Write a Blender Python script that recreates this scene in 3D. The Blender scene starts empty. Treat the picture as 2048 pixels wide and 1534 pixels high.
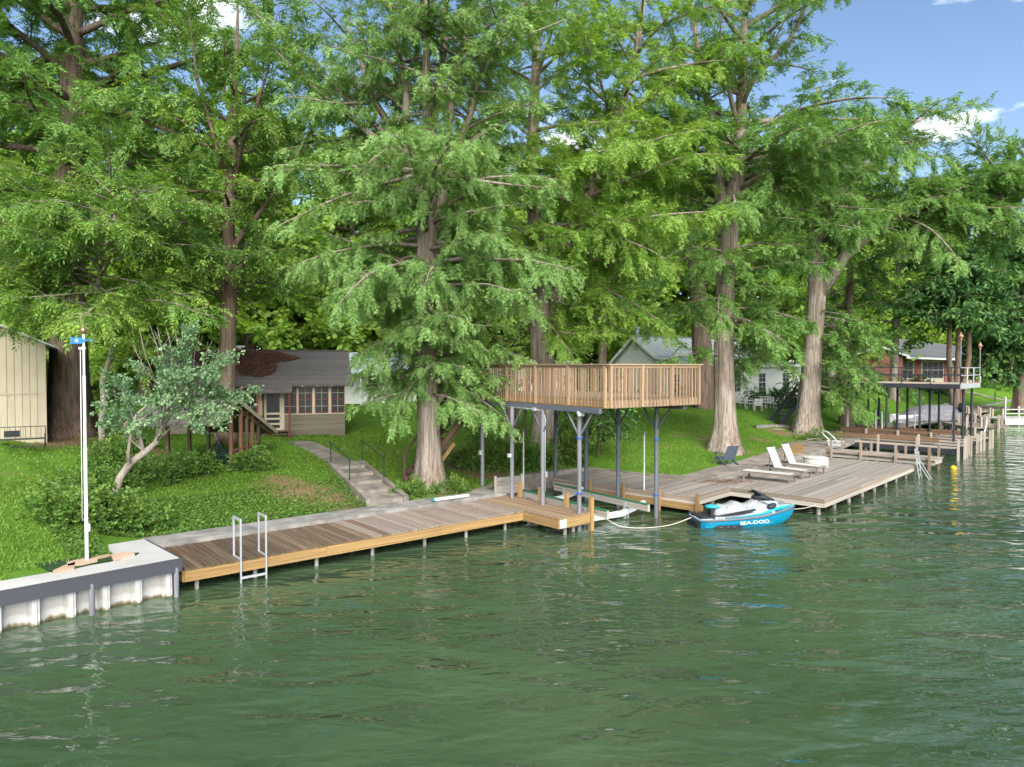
import bpy, math, random
import numpy as np
from mathutils import Vector, Matrix

S = bpy.context.scene
COL = S.collection
R = math.radians
rnd = random.Random(11)

# ---------------------------------------------------------------- camera
F, CAMZ, PITCH = 1420.0, 5.1, R(1.45)
cam_d = bpy.data.cameras.new('camera')
cam = bpy.data.objects.new('camera', cam_d)
COL.objects.link(cam)
cam.location = (0, 0, CAMZ)
cam.rotation_euler = (R(90) - PITCH, 0, 0)
cam_d.sensor_width = 36
cam_d.lens = 36 * F / 2048
cam_d.clip_start = .1
cam_d.clip_end = 3000
S.camera = cam

# ---------------------------------------------------------------- sky, sun, exposure
SUN_DIR = Vector((.14, -.85, .62)).normalized()          # towards the sun
W = bpy.data.worlds.new('World')
S.world = W
W.use_nodes = True
nt = W.node_tree
nt.nodes.clear()
N = lambda t: nt.nodes.new(t)
out = N('ShaderNodeOutputWorld')
bg = N('ShaderNodeBackground')
sky = N('ShaderNodeTexSky')
sky.sky_type = 'NISHITA'
sky.sun_disc = False
sky.sun_elevation = math.asin(SUN_DIR.z)
sky.sun_rotation = math.atan2(SUN_DIR.x, SUN_DIR.y)
sky.air_density = 1.0
sky.dust_density = .5
sky.ozone_density = 2.2
bg.inputs[1].default_value = .056
tc = N('ShaderNodeTexCoord')
sep = N('ShaderNodeSeparateXYZ')
nt.links.new(tc.outputs['Generated'], sep.inputs[0])
# scattered clouds on a flat layer: direction / height
mx = N('ShaderNodeMath'); mx.operation = 'MAXIMUM'; mx.inputs[1].default_value = .06
nt.links.new(sep.outputs[2], mx.inputs[0])
cmb = N('ShaderNodeCombineXYZ')
for i in (0, 1):
    dv = N('ShaderNodeMath'); dv.operation = 'DIVIDE'
    nt.links.new(sep.outputs[i], dv.inputs[0]); nt.links.new(mx.outputs[0], dv.inputs[1])
    nt.links.new(dv.outputs[0], cmb.inputs[i])
cn = N('ShaderNodeTexNoise')
cn.inputs['Scale'].default_value = 1.1
cn.inputs['Detail'].default_value = 8
cn.inputs['Roughness'].default_value = .58
mp = N('ShaderNodeMapping'); mp.inputs['Location'].default_value = (-8.02, -18.85, 0)
nt.links.new(cmb.outputs[0], mp.inputs[0]); nt.links.new(mp.outputs[0], cn.inputs['Vector'])
cr = N('ShaderNodeValToRGB')
cr.color_ramp.elements[0].position = .57; cr.color_ramp.elements[1].position = .70
nt.links.new(cn.outputs[0], cr.inputs[0])
mixc = N('ShaderNodeMix'); mixc.data_type = 'RGBA'
mixc.inputs[7].default_value = (11.5, 11.6, 11.6, 1)
cf = N('ShaderNodeMath'); cf.operation = 'MULTIPLY'; cf.inputs[1].default_value = .85
nt.links.new(cr.outputs[0], cf.inputs[0])
nt.links.new(cf.outputs[0], mixc.inputs[0])
nt.links.new(sky.outputs[0], mixc.inputs[6])
nt.links.new(mixc.outputs[2], bg.inputs[0])
nt.links.new(bg.outputs[0], out.inputs[0])

sun_d = bpy.data.lights.new('sun', 'SUN')
sun_d.energy = 2.35
sun_d.angle = R(60)
sun_d.color = (1, .95, .87)
sun = bpy.data.objects.new('sun', sun_d)
COL.objects.link(sun)
sun.rotation_euler = SUN_DIR.to_track_quat('Z', 'Y').to_euler()

S.view_settings.view_transform = 'Standard'
S.view_settings.look = 'None'
S.view_settings.gamma = 1
S.view_settings.use_curve_mapping = False
S.view_settings.exposure = 1.88
S.render.engine = 'CYCLES'
cy = S.cycles
cy.max_bounces = 5; cy.diffuse_bounces = 3; cy.glossy_bounces = 3
cy.transmission_bounces = 4; cy.transparent_max_bounces = 6
cy.sample_clamp_indirect = 6
cy.use_adaptive_sampling = True; cy.adaptive_threshold = .03
cy.caustics_reflective = False; cy.caustics_refractive = False

# ---------------------------------------------------------------- measuring helpers (photo pixel -> place on a level)
def ray(px, py):
    a, b = (px - 1024) / F, (767 - py) / F
    c, s = math.cos(PITCH), math.sin(PITCH)
    return np.array([a, c + s * b, -s + c * b])
def P(px, py, z):
    r = ray(px, py); t = (z - CAMZ) / r[2]
    return np.array([0, 0, CAMZ]) + r * t
def D(px, py, d):
    r = ray(px, py)
    return np.array([0, 0, CAMZ]) + r * (d / r[1])
def V2(p): return np.array([p[0], p[1]])

# ---------------------------------------------------------------- materials
MATS = {}
def M(name, c1, c2=None, scale=(5, 5, 5), rough=.75, var=.12, bump=.15, metal=0., detail=6, ramp=(.35, .65),
      spec=.3, c3=None, big=0., bigscale=.6, bdist=.01):
    """noise-mixed surface; object colour tints it, each object gets its own offset and brightness"""
    if name in MATS: return MATS[name]
    m = bpy.data.materials.new(name); m.use_nodes = True
    t = m.node_tree; n = t.nodes; L = t.links
    b = n['Principled BSDF']
    b.inputs['Roughness'].default_value = rough
    b.inputs['Metallic'].default_value = metal
    b.inputs['Specular IOR Level'].default_value = spec
    tcx = n.new('ShaderNodeTexCoord'); oi = n.new('ShaderNodeObjectInfo')
    ma = n.new('ShaderNodeVectorMath'); ma.operation = 'MULTIPLY'; ma.inputs[1].default_value = scale
    L.new(tcx.outputs['Object'], ma.inputs[0])
    rm = n.new('ShaderNodeMath'); rm.operation = 'MULTIPLY'; rm.inputs[1].default_value = 57.
    L.new(oi.outputs['Random'], rm.inputs[0])
    ad = n.new('ShaderNodeVectorMath'); ad.operation = 'ADD'
    L.new(ma.outputs[0], ad.inputs[0]); L.new(rm.outputs[0], ad.inputs[1])
    nz = n.new('ShaderNodeTexNoise'); nz.inputs['Scale'].default_value = 1
    nz.inputs['Detail'].default_value = detail; nz.inputs['Roughness'].default_value = .62
    L.new(ad.outputs[0], nz.inputs['Vector'])
    rp = n.new('ShaderNodeValToRGB')
    rp.color_ramp.elements[0].position = ramp[0]; rp.color_ramp.elements[1].position = ramp[1]
    c2 = c2 or tuple(x * .75 for x in c1)
    rp.color_ramp.elements[0].color = (*c2, 1); rp.color_ramp.elements[1].color = (*c1, 1)
    if c3:
        e = rp.color_ramp.elements.new((ramp[0] + ramp[1]) / 2); e.color = (*c3, 1)
    L.new(nz.outputs[0], rp.inputs[0])
    col = rp.outputs[0]
    if big:
        nb = n.new('ShaderNodeTexNoise'); nb.inputs['Scale'].default_value = bigscale; nb.inputs['Detail'].default_value = 5
        L.new(ad.outputs[0], nb.inputs['Vector'])
        mr = n.new('ShaderNodeMapRange'); mr.inputs[1].default_value = .35; mr.inputs[2].default_value = .65
        mr.inputs[3].default_value = 1 - big; mr.inputs[4].default_value = 1
        L.new(nb.outputs[0], mr.inputs[0])
        mm = n.new('ShaderNodeVectorMath'); mm.operation = 'SCALE'
        L.new(col, mm.inputs[0]); L.new(mr.outputs[0], mm.inputs['Scale']); col = mm.outputs[0]
    mu = n.new('ShaderNodeVectorMath'); mu.operation = 'MULTIPLY'
    L.new(col, mu.inputs[0]); L.new(oi.outputs['Color'], mu.inputs[1])
    vr = n.new('ShaderNodeMapRange'); vr.inputs[3].default_value = 1 - var; vr.inputs[4].default_value = 1 + var
    L.new(oi.outputs['Random'], vr.inputs[0])
    sc = n.new('ShaderNodeVectorMath'); sc.operation = 'SCALE'
    L.new(mu.outputs[0], sc.inputs[0]); L.new(vr.outputs[0], sc.inputs['Scale'])
    L.new(sc.outputs[0], b.inputs['Base Color'])
    if bump:
        bp = n.new('ShaderNodeBump'); bp.inputs['Strength'].default_value = min(1, bump * 3); bp.inputs['Distance'].default_value = bdist
        L.new(nz.outputs[0], bp.inputs['Height']); L.new(bp.outputs[0], b.inputs['Normal'])
    MATS[name] = m
    return m

def leafmat(name, dark, mid, light, trans=.38, rough=.5, spec=.25):
    """leaf: tint attribute runs from old dark leaves to fresh light ones; thin, so light comes through"""
    m = bpy.data.materials.new(name); m.use_nodes = True
    t = m.node_tree; n = t.nodes; L = t.links
    b = n['Principled BSDF']
    at = n.new('ShaderNodeAttribute'); at.attribute_name = 'tint'
    rp = n.new('ShaderNodeValToRGB')
    rp.color_ramp.elements[0].color = (*dark, 1); rp.color_ramp.elements[1].color = (*light, 1)
    e = rp.color_ramp.elements.new(.5); e.color = (*mid, 1)
    L.new(at.outputs['Fac'], rp.inputs[0]); L.new(rp.outputs[0], b.inputs['Base Color'])
    b.inputs['Roughness'].default_value = rough; b.inputs['Specular IOR Level'].default_value = spec
    tr = n.new('ShaderNodeBsdfTranslucent')
    g = n.new('ShaderNodeMix'); g.data_type = 'RGBA'; g.blend_type = 'MULTIPLY'; g.inputs[0].default_value = 1
    g.inputs[7].default_value = (1.25, 1.2, .55, 1)
    L.new(rp.outputs[0], g.inputs[6]); L.new(g.outputs[2], tr.inputs[0])
    mx = n.new('ShaderNodeMixShader'); mx.inputs[0].default_value = trans
    L.new(b.outputs[0], mx.inputs[1]); L.new(tr.outputs[0], mx.inputs[2])
    L.new(mx.outputs[0], n['Material Output'].inputs[0])
    MATS[name] = m
    return m

# ---------------------------------------------------------------- object helpers
def tag(o, label=None, cat=None, group=None, kind=None):
    if label: o['label'] = label
    if cat: o['category'] = cat
    if group: o['group'] = group
    if kind: o['kind'] = kind
    return o
def thing(name, label, cat, loc=(0, 0, 0), rz=0., group=None):
    o = bpy.data.objects.new(name, None); COL.objects.link(o)
    o.location = tuple(loc); o.rotation_euler = (0, 0, rz); o.empty_display_size = .2
    return tag(o, label, cat, group)
def link(name, me, parent=None, mw=None):
    o = bpy.data.objects.new(name, me); COL.objects.link(o)
    if parent is not None: o.parent = parent
    if mw is not None: o.matrix_local = mw
    return o
def ob(parent, name, V, Fc, mat, smooth=False, loc=None):
    me = bpy.data.meshes.new(name)
    me.from_pydata([tuple(map(float, v)) for v in V], [], Fc)
    if smooth: me.polygons.foreach_set('use_smooth', [True] * len(me.polygons))
    if mat: me.materials.append(mat)
    me.update()
    o = link(name, me, parent)
    if loc is not None: o.location = tuple(loc)
    return o
UN = {}
CUBE_V = [(-.5, -.5, -.5), (.5, -.5, -.5), (.5, .5, -.5), (-.5, .5, -.5), (-.5, -.5, .5), (.5, -.5, .5), (.5, .5, .5), (-.5, .5, .5)]
CUBE_F = [(0, 3, 2, 1), (4, 5, 6, 7), (0, 1, 5, 4), (1, 2, 6, 5), (2, 3, 7, 6), (3, 0, 4, 7)]
def unit(shape, mat):
    k = (shape, mat.name)
    if k in UN: return UN[k]
    me = bpy.data.meshes.new(shape)
    if shape == 'box':
        me.from_pydata(CUBE_V, [], CUBE_F)
    else:
        n = 12; v = []
        for z in (-.5, .5):
            v += [(math.cos(2 * math.pi * i / n), math.sin(2 * math.pi * i / n), z) for i in range(n)]
        f = [(i, (i + 1) % n, n + (i + 1) % n, n + i) for i in range(n)] + [tuple(range(n - 1, -1, -1)), tuple(range(n, 2 * n))]
        me.from_pydata(v, [], f)
        me.polygons.foreach_set('use_smooth', [True] * n + [False] * 2)
    me.materials.append(mat); me.update()
    UN[k] = me
    return me
def bx(parent, name, c, d, mat, rz=0., col=None):
    o = link(name, unit('box', mat), parent,
             Matrix.Translation(Vector(tuple(map(float, c)))) @ Matrix.Rotation(rz, 4, 'Z') @ Matrix.Diagonal((*d, 1)))
    if col: o.color = (*col, 1)
    return o
def frame_mat(p0, p1, up=(0, 0, 1)):
    p0 = Vector(tuple(map(float, p0))); p1 = Vector(tuple(map(float, p1)))
    x = (p1 - p0); L = x.length; x.normalize()
    u = Vector(up)
    if abs(x.dot(u)) > .98: u = Vector((0, 1, 0))
    y = u.cross(x).normalized(); z = x.cross(y)
    m = Matrix((x, y, z)).transposed().to_4x4()
    return m, (p0 + p1) / 2, L
def bar(parent, name, p0, p1, w, h, mat, up=(0, 0, 1), col=None):
    m, c, L = frame_mat(p0, p1, up)
    o = link(name, unit('box', mat), parent, Matrix.Translation(c) @ m @ Matrix.Diagonal((L, w, h, 1)))
    if col: o.color = (*col, 1)
    return o
def rod(parent, name, p0, p1, r, mat, col=None):
    m, c, L = frame_mat(p0, p1)
    m = m @ Matrix.Rotation(R(90), 4, 'Y')
    o = link(name, unit('rod', mat), parent, Matrix.Translation(c) @ m @ Matrix.Diagonal((r, r, L, 1)))
    if col: o.color = (*col, 1)
    return o
def prism_data(pts, z0, z1):
    n = len(pts)
    a = sum(pts[i][0] * pts[(i + 1) % n][1] - pts[(i + 1) % n][0] * pts[i][1] for i in range(n))
    if a < 0: pts = pts[::-1]
    V = [(p[0], p[1], z0) for p in pts] + [(p[0], p[1], z1) for p in pts]
    Fc = [tuple(range(n - 1, -1, -1)), tuple(range(n, 2 * n))] + [(i, (i + 1) % n, n + (i + 1) % n, n + i) for i in range(n)]
    return V, Fc
def prism(parent, name, pts, z0, z1, mat, loc=None):
    return ob(parent, name, *prism_data([tuple(map(float, p)) for p in pts], z0, z1), mat, loc=loc)
def slab(parent, name, c, d, mat, rz=0.):
    """a box with its own mesh, for parts that carry sub-parts"""
    V = [(v[0] * d[0], v[1] * d[1], v[2] * d[2]) for v in CUBE_V]
    o = ob(parent, name, V, CUBE_F, mat, loc=c); o.rotation_euler = (0, 0, rz)
    return o
def tube_data(path, rad, sides=8, base=0, flute=None, cap=True):
    path = np.asarray(path, float); n = len(path)
    tg = np.gradient(path, axis=0); tg /= np.linalg.norm(tg, axis=1)[:, None] + 1e-9
    ref = np.array([0., 1, 0]) if abs(tg[0][1]) < .9 else np.array([1., 0, 0])
    V = []; th = np.arange(sides) * 2 * math.pi / sides
    for i in range(n):
        a = ref - tg[i] * ref.dot(tg[i]); a /= np.linalg.norm(a) + 1e-9
        b = np.cross(tg[i], a)
        r = rad[i] * (np.ones(sides) if flute is None else flute(i, th))
        V.append(path[i] + np.cos(th)[:, None] * a * r[:, None] + np.sin(th)[:, None] * b * r[:, None])
    V = np.concatenate(V)
    Fc = [(base + i * sides + j, base + i * sides + (j + 1) % sides, base + (i + 1) * sides + (j + 1) % sides, base + (i + 1) * sides + j)
          for i in range(n - 1) for j in range(sides)]
    if cap:
        Fc.append(tuple(base + (n - 1) * sides + j for j in range(sides)))
        Fc.append(tuple(base + j for j in range(sides - 1, -1, -1)))
    return V, Fc
def tube(parent, name, path, rad, mat, sides=8):
    if not hasattr(rad, '__len__'): rad = [rad] * len(path)
    return ob(parent, name, *tube_data(path, rad, sides), mat, smooth=True)
def lathe(parent, name, prof, mat, n=20, loc=None):
    V = []; Fc = []
    for r, z in prof: V += [(r * math.cos(2 * math.pi * i / n), r * math.sin(2 * math.pi * i / n), z) for i in range(n)]
    for k in range(len(prof) - 1):
        Fc += [(k * n + i, k * n + (i + 1) % n, (k + 1) * n + (i + 1) % n, (k + 1) * n + i) for i in range(n)]
    Fc += [tuple(range(n - 1, -1, -1)), tuple((len(prof) - 1) * n + i for i in range(n))]
    return ob(parent, name, V, Fc, mat, smooth=True, loc=loc)
def text(parent, name, body, size, mw, mat, depth=.004):
    c = bpy.data.curves.new(name, 'FONT'); c.body = body; c.size = size; c.extrude = depth
    c.align_x = 'CENTER'; c.align_y = 'CENTER'
    o = bpy.data.objects.new(name, c); COL.objects.link(o)
    dg = bpy.context.evaluated_depsgraph_get(); dg.update()
    me = bpy.data.meshes.new_from_object(o.evaluated_get(dg))
    bpy.data.objects.remove(o); bpy.data.curves.remove(c)
    me.materials.clear(); me.materials.append(mat)
    return link(name, me, parent, mw)
def copy_tree(o, parent=None):
    c = o.copy(); COL.objects.link(c)
    if parent is not None: c.parent = parent
    for ch in o.children: copy_tree(ch, c)
    return c

# colours
wood_gold = M('wood_gold', (.44, .29, .12), (.27, .15, .055), (1.2, 9, 9), .75, .14, c3=(.39, .245, .10), big=.35)
wood_deck = M('wood_deck', (.38, .29, .205), (.23, .16, .105), (1.2, 9, 9), .75, .2, big=.25)
wood_grey = M('wood_grey', (.41, .375, .335), (.25, .225, .195), (1.2, 9, 9), .85, .16, big=.35, bigscale=.9)
wood_brown = M('wood_brown', (.20, .135, .085), (.085, .056, .036), (1.2, 8, 8), .85, .25, big=.6, bigscale=1.1)
wood_pale = M('wood_pale', (.38, .315, .265), (.25, .195, .155), (1.2, 9, 9), .8, .1, big=.2)
wood_rail = M('wood_rail', (.455, .335, .225), (.29, .195, .118), (1.2, 8, 8), .75, .22, big=.2)
wood_red = M('wood_red', (.25, .125, .075), (.15, .075, .05), (1.2, 8, 8), .8, .15)
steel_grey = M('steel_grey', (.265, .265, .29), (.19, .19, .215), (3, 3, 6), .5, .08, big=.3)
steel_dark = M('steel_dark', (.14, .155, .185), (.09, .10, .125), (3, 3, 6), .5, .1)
steel_black = M('steel_black', (.042, .045, .055), (.028, .03, .035), (3, 3, 6), .5, .1)
aluminium = M('aluminium', (.52, .54, .56), (.43, .45, .47), (3, 3, 6), .42, .05, metal=.35)
white_paint = M('white_paint', (.62, .62, .60), (.53, .53, .51), (3, 3, 3), .5, .05)
white_plastic = M('white_plastic', (.60, .61, .61), (.54, .55, .55), (2, 2, 2), .4, .03, bump=0)
concrete = M('concrete', (.34, .325, .30), (.22, .21, .19), (2.2, 2.2, 2.2), .9, .06, big=.35, bigscale=.5)
concrete_old = M('concrete_old', (.33, .29, .245), (.20, .17, .14), (2.5, 2.5, 2.5), .92, .1, big=.4, bigscale=.6)
pile_mat = M('pile_mat', (.44, .42, .40), (.20, .17, .15), (4, 4, 3), .8, .2)

# ================================================================ ground, water
UX = np.array([.731, .682]); VX = np.array([-.682, .731])
SEAWALL_Z, CURB_Z = .85, .64
shore_px = [(-700, 1285, .85), (0, 1163, .85), (240, 1118, .85), (232, 1079, .85), (305, 1078, .64), (749, 1011, .64), (940, 986, .64), (985, 975, .64), (1000, 958, .64),
            (1085, 945, .64), (1160, 935, .64), (1195, 937, .64), (1370, 957, .64), (1510, 923, .64), (1606, 893, .64), (1680, 868, .64),
            (1760, 850, .64), (1850, 832, .64), (1950, 815, .64), (2030, 803, .64)]
shore = []
for px, py, z in shore_px:
    p = V2(P(px, py, z)); shore.append((p @ UX, p @ VX, z))
shore.sort(key=lambda t: t[0])
# beyond the last dock the bank swings out and closes the view up the river
a_l, b_l, _ = shore[-1]
shore += [(a_l + 15, b_l - 4, .7), (a_l + 50, b_l - 40, .8), (a_l + 160, b_l - 190, .8)]
SA = np.array([s[0] for s in shore]); SB = np.array([s[1] for s in shore]); SZ = np.array([s[2] for s in shore])
for i in range(1, len(SA)):
    if SA[i] <= SA[i - 1] + .02: SA[i] = SA[i - 1] + .02
def sm(x): x = np.clip(x, 0, 1); return x * x * (3 - 2 * x)
def height(a, s):
    base = np.interp(a, SA, SZ)
    h = base - .03 + .62 * sm(s / 6.5) + .75 * sm((s - 4) / 22) + .5 * sm((s - 30) / 60)
    h = h + .7 * sm((a - 29) / 9) * sm((s - 1) / 6)
    h = h + .9 * sm((a - 58) / 22) * sm(s / 11)
    h = h + (.04 * np.sin(a * .9 + s * .6) + .03 * np.sin(a * 1.7 - s * 1.3 + 2)) * sm(s / 2.5)
    return h
def ground(x, y):
    a = x * UX[0] + y * UX[1]; b = x * VX[0] + y * VX[1]
    return float(height(a, max(0., b - np.interp(a, SA, SB))))
def inland(x, y):
    a = x * UX[0] + y * UX[1]; b = x * VX[0] + y * VX[1]
    return b - np.interp(a, SA, SB)
def G(px, py):
    """where the sight line of that photo point meets the lawn"""
    r = ray(px, py); o = np.array([0, 0, CAMZ]); t = 10.
    while t < 160:
        p = o + r * t
        if inland(p[0], p[1]) > -.5 and p[2] < ground(p[0], p[1]): return p
        t += .05
    return o + r * 80

_rs = random.Random(4)
dirt_spots = [(*V2(G(px, py)), r, w) for px, py, r, w in
              [(600, 985, 1.6, .88), (560, 965, 1.1, .75), (660, 1000, 1.5, .85), (700, 1020, 1.0, .8), (520, 1030, .8, .6), (1560, 865, 1.1, .9), (1520, 880, .8, .7), (1600, 870, .8, .8),
               (930, 935, 1.6, 1.), (900, 900, 1.4, .7), (975, 950, 1.2, 1.), (870, 960, 1.2, .7), (130, 885, 2.2, .9), (1420, 880, 1.4, .6), (690, 900, 2.0, .35), (1300, 870, 2.5, .25),
               (862, 975, 1.5, .85), (1090, 915, 1.7, .8), (1450, 902, 1.7, .7), (1614, 865, 2.2, .7), (205, 903, .8, .7), (226, 1000, .7, .7)]
              + [(_rs.uniform(0, 700), _rs.uniform(895, 1080), _rs.uniform(.3, .9), _rs.uniform(.2, .5)) for _ in range(26)] + [(_rs.uniform(760, 1650), _rs.uniform(840, 930), _rs.uniform(.4, 1.2), _rs.uniform(.2, .5)) for _ in range(26)]]
def dirt_at(X, Y):
    d = np.zeros_like(X)
    for x, y, r, w in dirt_spots:
        d = np.maximum(d, w * np.exp(-(((X - x) ** 2 + (Y - y) ** 2) / (r * r))))
    return d

m = bpy.data.materials.new('lawn'); m.use_nodes = True
t = m.node_tree; n = t.nodes; L = t.links; b = n['Principled BSDF']
tcx = n.new('ShaderNodeTexCoord')
def nz(scale, detail=6, rough=.6):
    q = n.new('ShaderNodeTexNoise'); q.inputs['Scale'].default_value = scale; q.inputs['Detail'].default_value = detail
    q.inputs['Roughness'].default_value = rough; L.new(tcx.outputs['Object'], q.inputs['Vector']); return q
n1, n2, n3 = nz(.35, 5), nz(2.2, 8, .7), nz(14, 4)
r1 = n.new('ShaderNodeValToRGB'); e = r1.color_ramp.elements
e[0].position, e[0].color = .3, (.055, .115, .014, 1); e[1].position, e[1].color = .72, (.15, .27, .03, 1)
e2 = e.new(.5); e2.color = (.085, .18, .02, 1)
mxn = n.new('ShaderNodeMath'); mxn.operation = 'MULTIPLY_ADD'; mxn.inputs[1].default_value = .5
hh = n.new('ShaderNodeMath'); hh.operation = 'MULTIPLY'; hh.inputs[1].default_value = .5
L.new(n1.outputs[0], hh.inputs[0]); L.new(n2.outputs[0], mxn.inputs[0]); L.new(hh.outputs[0], mxn.inputs[2]); L.new(mxn.outputs[0], r1.inputs[0])
at = n.new('ShaderNodeAttribute'); at.attribute_name = 'dirt'
ad = n.new('ShaderNodeMath'); ad.operation = 'ADD'; L.new(at.outputs['Fac'], ad.inputs[0])
sc = n.new('ShaderNodeMath'); sc.operation = 'MULTIPLY_ADD'; sc.inputs[1].default_value = 1.5; sc.inputs[2].default_value = -.78; L.new(n2.outputs[0], sc.inputs[0]); L.new(sc.outputs[0], ad.inputs[1])
rd = n.new('ShaderNodeMapRange'); rd.inputs[1].default_value = .28; rd.inputs[2].default_value = .62; L.new(ad.outputs[0], rd.inputs[0])
dc = n.new('ShaderNodeValToRGB'); dc.color_ramp.elements[0].color = (.13, .085, .05, 1); dc.color_ramp.elements[1].color = (.30, .20, .12, 1); L.new(n3.outputs[0], dc.inputs[0])
mix = n.new('ShaderNodeMix'); mix.data_type = 'RGBA'; L.new(rd.outputs[0], mix.inputs[0]); L.new(r1.outputs[0], mix.inputs[6]); L.new(dc.outputs[0], mix.inputs[7])
L.new(mix.outputs[2], b.inputs['Base Color']); b.inputs['Roughness'].default_value = .95; b.inputs['Specular IOR Level'].default_value = .1
bp = n.new('ShaderNodeBump'); bp.inputs['Distance'].default_value = .05; bp.inputs['Strength'].default_value = .8
L.new(n3.outputs[0], bp.inputs['Height']); L.new(bp.outputs[0], b.inputs['Normal'])
lawn_mat = m

aa = np.concatenate([np.arange(-60, -12, 4), np.arange(-12, 60, .3), np.arange(60, 130, 2), np.arange(130, 300, 15)])
aa = np.unique(np.concatenate([aa, SA]))
ss = np.concatenate([[0, .12], np.arange(.35, 30, .4), np.arange(30, 60, 2), np.arange(60, 260, 20)])
AA, SS = np.meshgrid(aa, ss, indexing='ij')
BB = np.interp(AA, SA, SB) + SS
X = AA * UX[0] + BB * VX[0]; Y = AA * UX[1] + BB * VX[1]; Z = height(AA, SS)
st_top = V2(G(688, 926)); st_bot = V2(P(775, 1004, .66))
dv = st_top - st_bot; tt = np.clip(((X - st_bot[0]) * dv[0] + (Y - st_bot[1]) * dv[1]) / (dv @ dv), 0, .93)
dist = np.hypot(X - st_bot[0] - tt * dv[0], Y - st_bot[1] - tt * dv[1])
Z = Z - .45 * np.clip((1.0 - dist) / .45, 0, 1)
# a skirt down into the river bed
X = np.concatenate([X[:, :1], X], 1); Y = np.concatenate([Y[:, :1], Y], 1); Z = np.concatenate([np.full_like(Z[:, :1], -1.5), Z], 1)
na, ns = X.shape
idx = np.arange(na * ns).reshape(na, ns)
quads = np.stack([idx[:-1, :-1], idx[1:, :-1], idx[1:, 1:], idx[:-1, 1:]], -1).reshape(-1, 4)
me = bpy.data.meshes.new('lawn')
me.from_pydata(np.stack([X, Y, Z], -1).reshape(-1, 3).tolist(), [], quads.tolist())
me.polygons.foreach_set('use_smooth', [True] * len(me.polygons))
at = me.attributes.new('dirt', 'FLOAT', 'POINT'); at.data.foreach_set('value', dirt_at(X, Y).ravel().astype(np.float32))
me.materials.append(lawn_mat)
tag(link('lawn', me), kind='structure')

# water: murky green, wind-ruffled
m = bpy.data.materials.new('river_water'); m.use_nodes = True
t = m.node_tree; n = t.nodes; L = t.links; b = n['Principled BSDF']
tcx = n.new('ShaderNodeTexCoord')
q = n.new('ShaderNodeTexNoise'); q.inputs['Scale'].default_value = .16; q.inputs['Detail'].default_value = 3
L.new(tcx.outputs['Object'], q.inputs['Vector'])
rp = n.new('ShaderNodeValToRGB'); rp.color_ramp.elements[0].position = .35; rp.color_ramp.elements[1].position = .7
rp.color_ramp.elements[0].color = (.038, .070, .034, 1); rp.color_ramp.elements[1].color = (.062, .102, .049, 1)
L.new(q.outputs[0], rp.inputs[0]); L.new(rp.outputs[0], b.inputs['Base Color'])
b.inputs['Roughness'].default_value = .03; b.inputs['IOR'].default_value = 1.40; b.inputs['Specular IOR Level'].default_value = .6
def wave(scale, rot, stretch, detail, dist):
    mp = n.new('ShaderNodeMapping'); mp.inputs['Rotation'].default_value = (0, 0, R(rot)); mp.inputs['Scale'].default_value = (scale, scale * stretch, scale)
    L.new(tcx.outputs['Object'], mp.inputs[0])
    w = n.new('ShaderNodeTexNoise'); w.inputs['Scale'].default_value = 1; w.inputs['Detail'].default_value = detail; w.inputs['Roughness'].default_value = .45
    w.inputs['Distortion'].default_value = dist
    L.new(mp.outputs[0], w.inputs['Vector']); return w
w1, w2, w3 = wave(.58, -25, 2.0, 2, .4), wave(2.3, -12, 2.2, 2, .5), wave(7, -18, 1.8, 2, .3)
gust = wave(.14, 20, 1.6, 3, .3)
gm = n.new('ShaderNodeMapRange'); gm.inputs[1].default_value = .36; gm.inputs[2].default_value = .66; gm.inputs[3].default_value = .07; gm.inputs[4].default_value = .32
L.new(gust.outputs[0], gm.inputs[0])
s1 = n.new('ShaderNodeMath'); s1.operation = 'MULTIPLY_ADD'
L.new(gm.outputs[0], s1.inputs[1]); L.new(w2.outputs[0], s1.inputs[0]); L.new(w1.outputs[0], s1.inputs[2])
s2 = n.new('ShaderNodeMath'); s2.operation = 'MULTIPLY_ADD'; s2.inputs[1].default_value = .014
L.new(w3.outputs[0], s2.inputs[0]); L.new(s1.outputs[0], s2.inputs[2])
bp = n.new('ShaderNodeBump'); bp.inputs['Strength'].default_value = 1; bp.inputs['Distance'].default_value = .15
L.new(s2.outputs[0], bp.inputs['Height']); L.new(bp.outputs[0], b.inputs['Normal'])
water_mat = m
tag(ob(None, 'river_water', [(-500, -300, 0), (700, -300, 0), (700, 600, 0), (-500, 600, 0)], [(0, 1, 2, 3)], water_mat), kind='structure')

# ---------------------------------------------------------------- walks and steps
def strip(name, pts, w, mat, lift=.03, label=None):
    """a slab path laid over the lawn"""
    pts = [np.array(p, float) for p in pts]; fine = []
    for p, q2 in zip(pts[:-1], pts[1:]):
        k = max(2, int(np.linalg.norm(q2 - p) / .4))
        fine += [p + (q2 - p) * i / k for i in range(k)]
    fine.append(pts[-1]); V = []; Fc = []
    for i, p in enumerate(fine):
        d = fine[min(i + 1, len(fine) - 1)] - fine[max(i - 1, 0)]; d /= np.linalg.norm(d); nn = np.array([-d[1], d[0]])
        for sgn in (-1, 1):
            qq = p + nn * sgn * w / 2; z = ground(p[0], p[1]) + lift
            V += [(qq[0], qq[1], z), (qq[0], qq[1], z - .15)]
    for i in range(len(fine) - 1):
        k = 4 * i
        Fc += [(k, k + 2, k + 6, k + 4), (k + 1, k, k + 4, k + 5), (k + 2, k + 3, k + 7, k + 6)]
    return tag(ob(None, name, V, Fc, mat), kind='structure')
cab = G(690, 872)
door_foot = V2(G(596, 884))
strip('garden_path', [st_top, V2(G(640, 902)), door_foot], 1.0, concrete_old)
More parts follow.
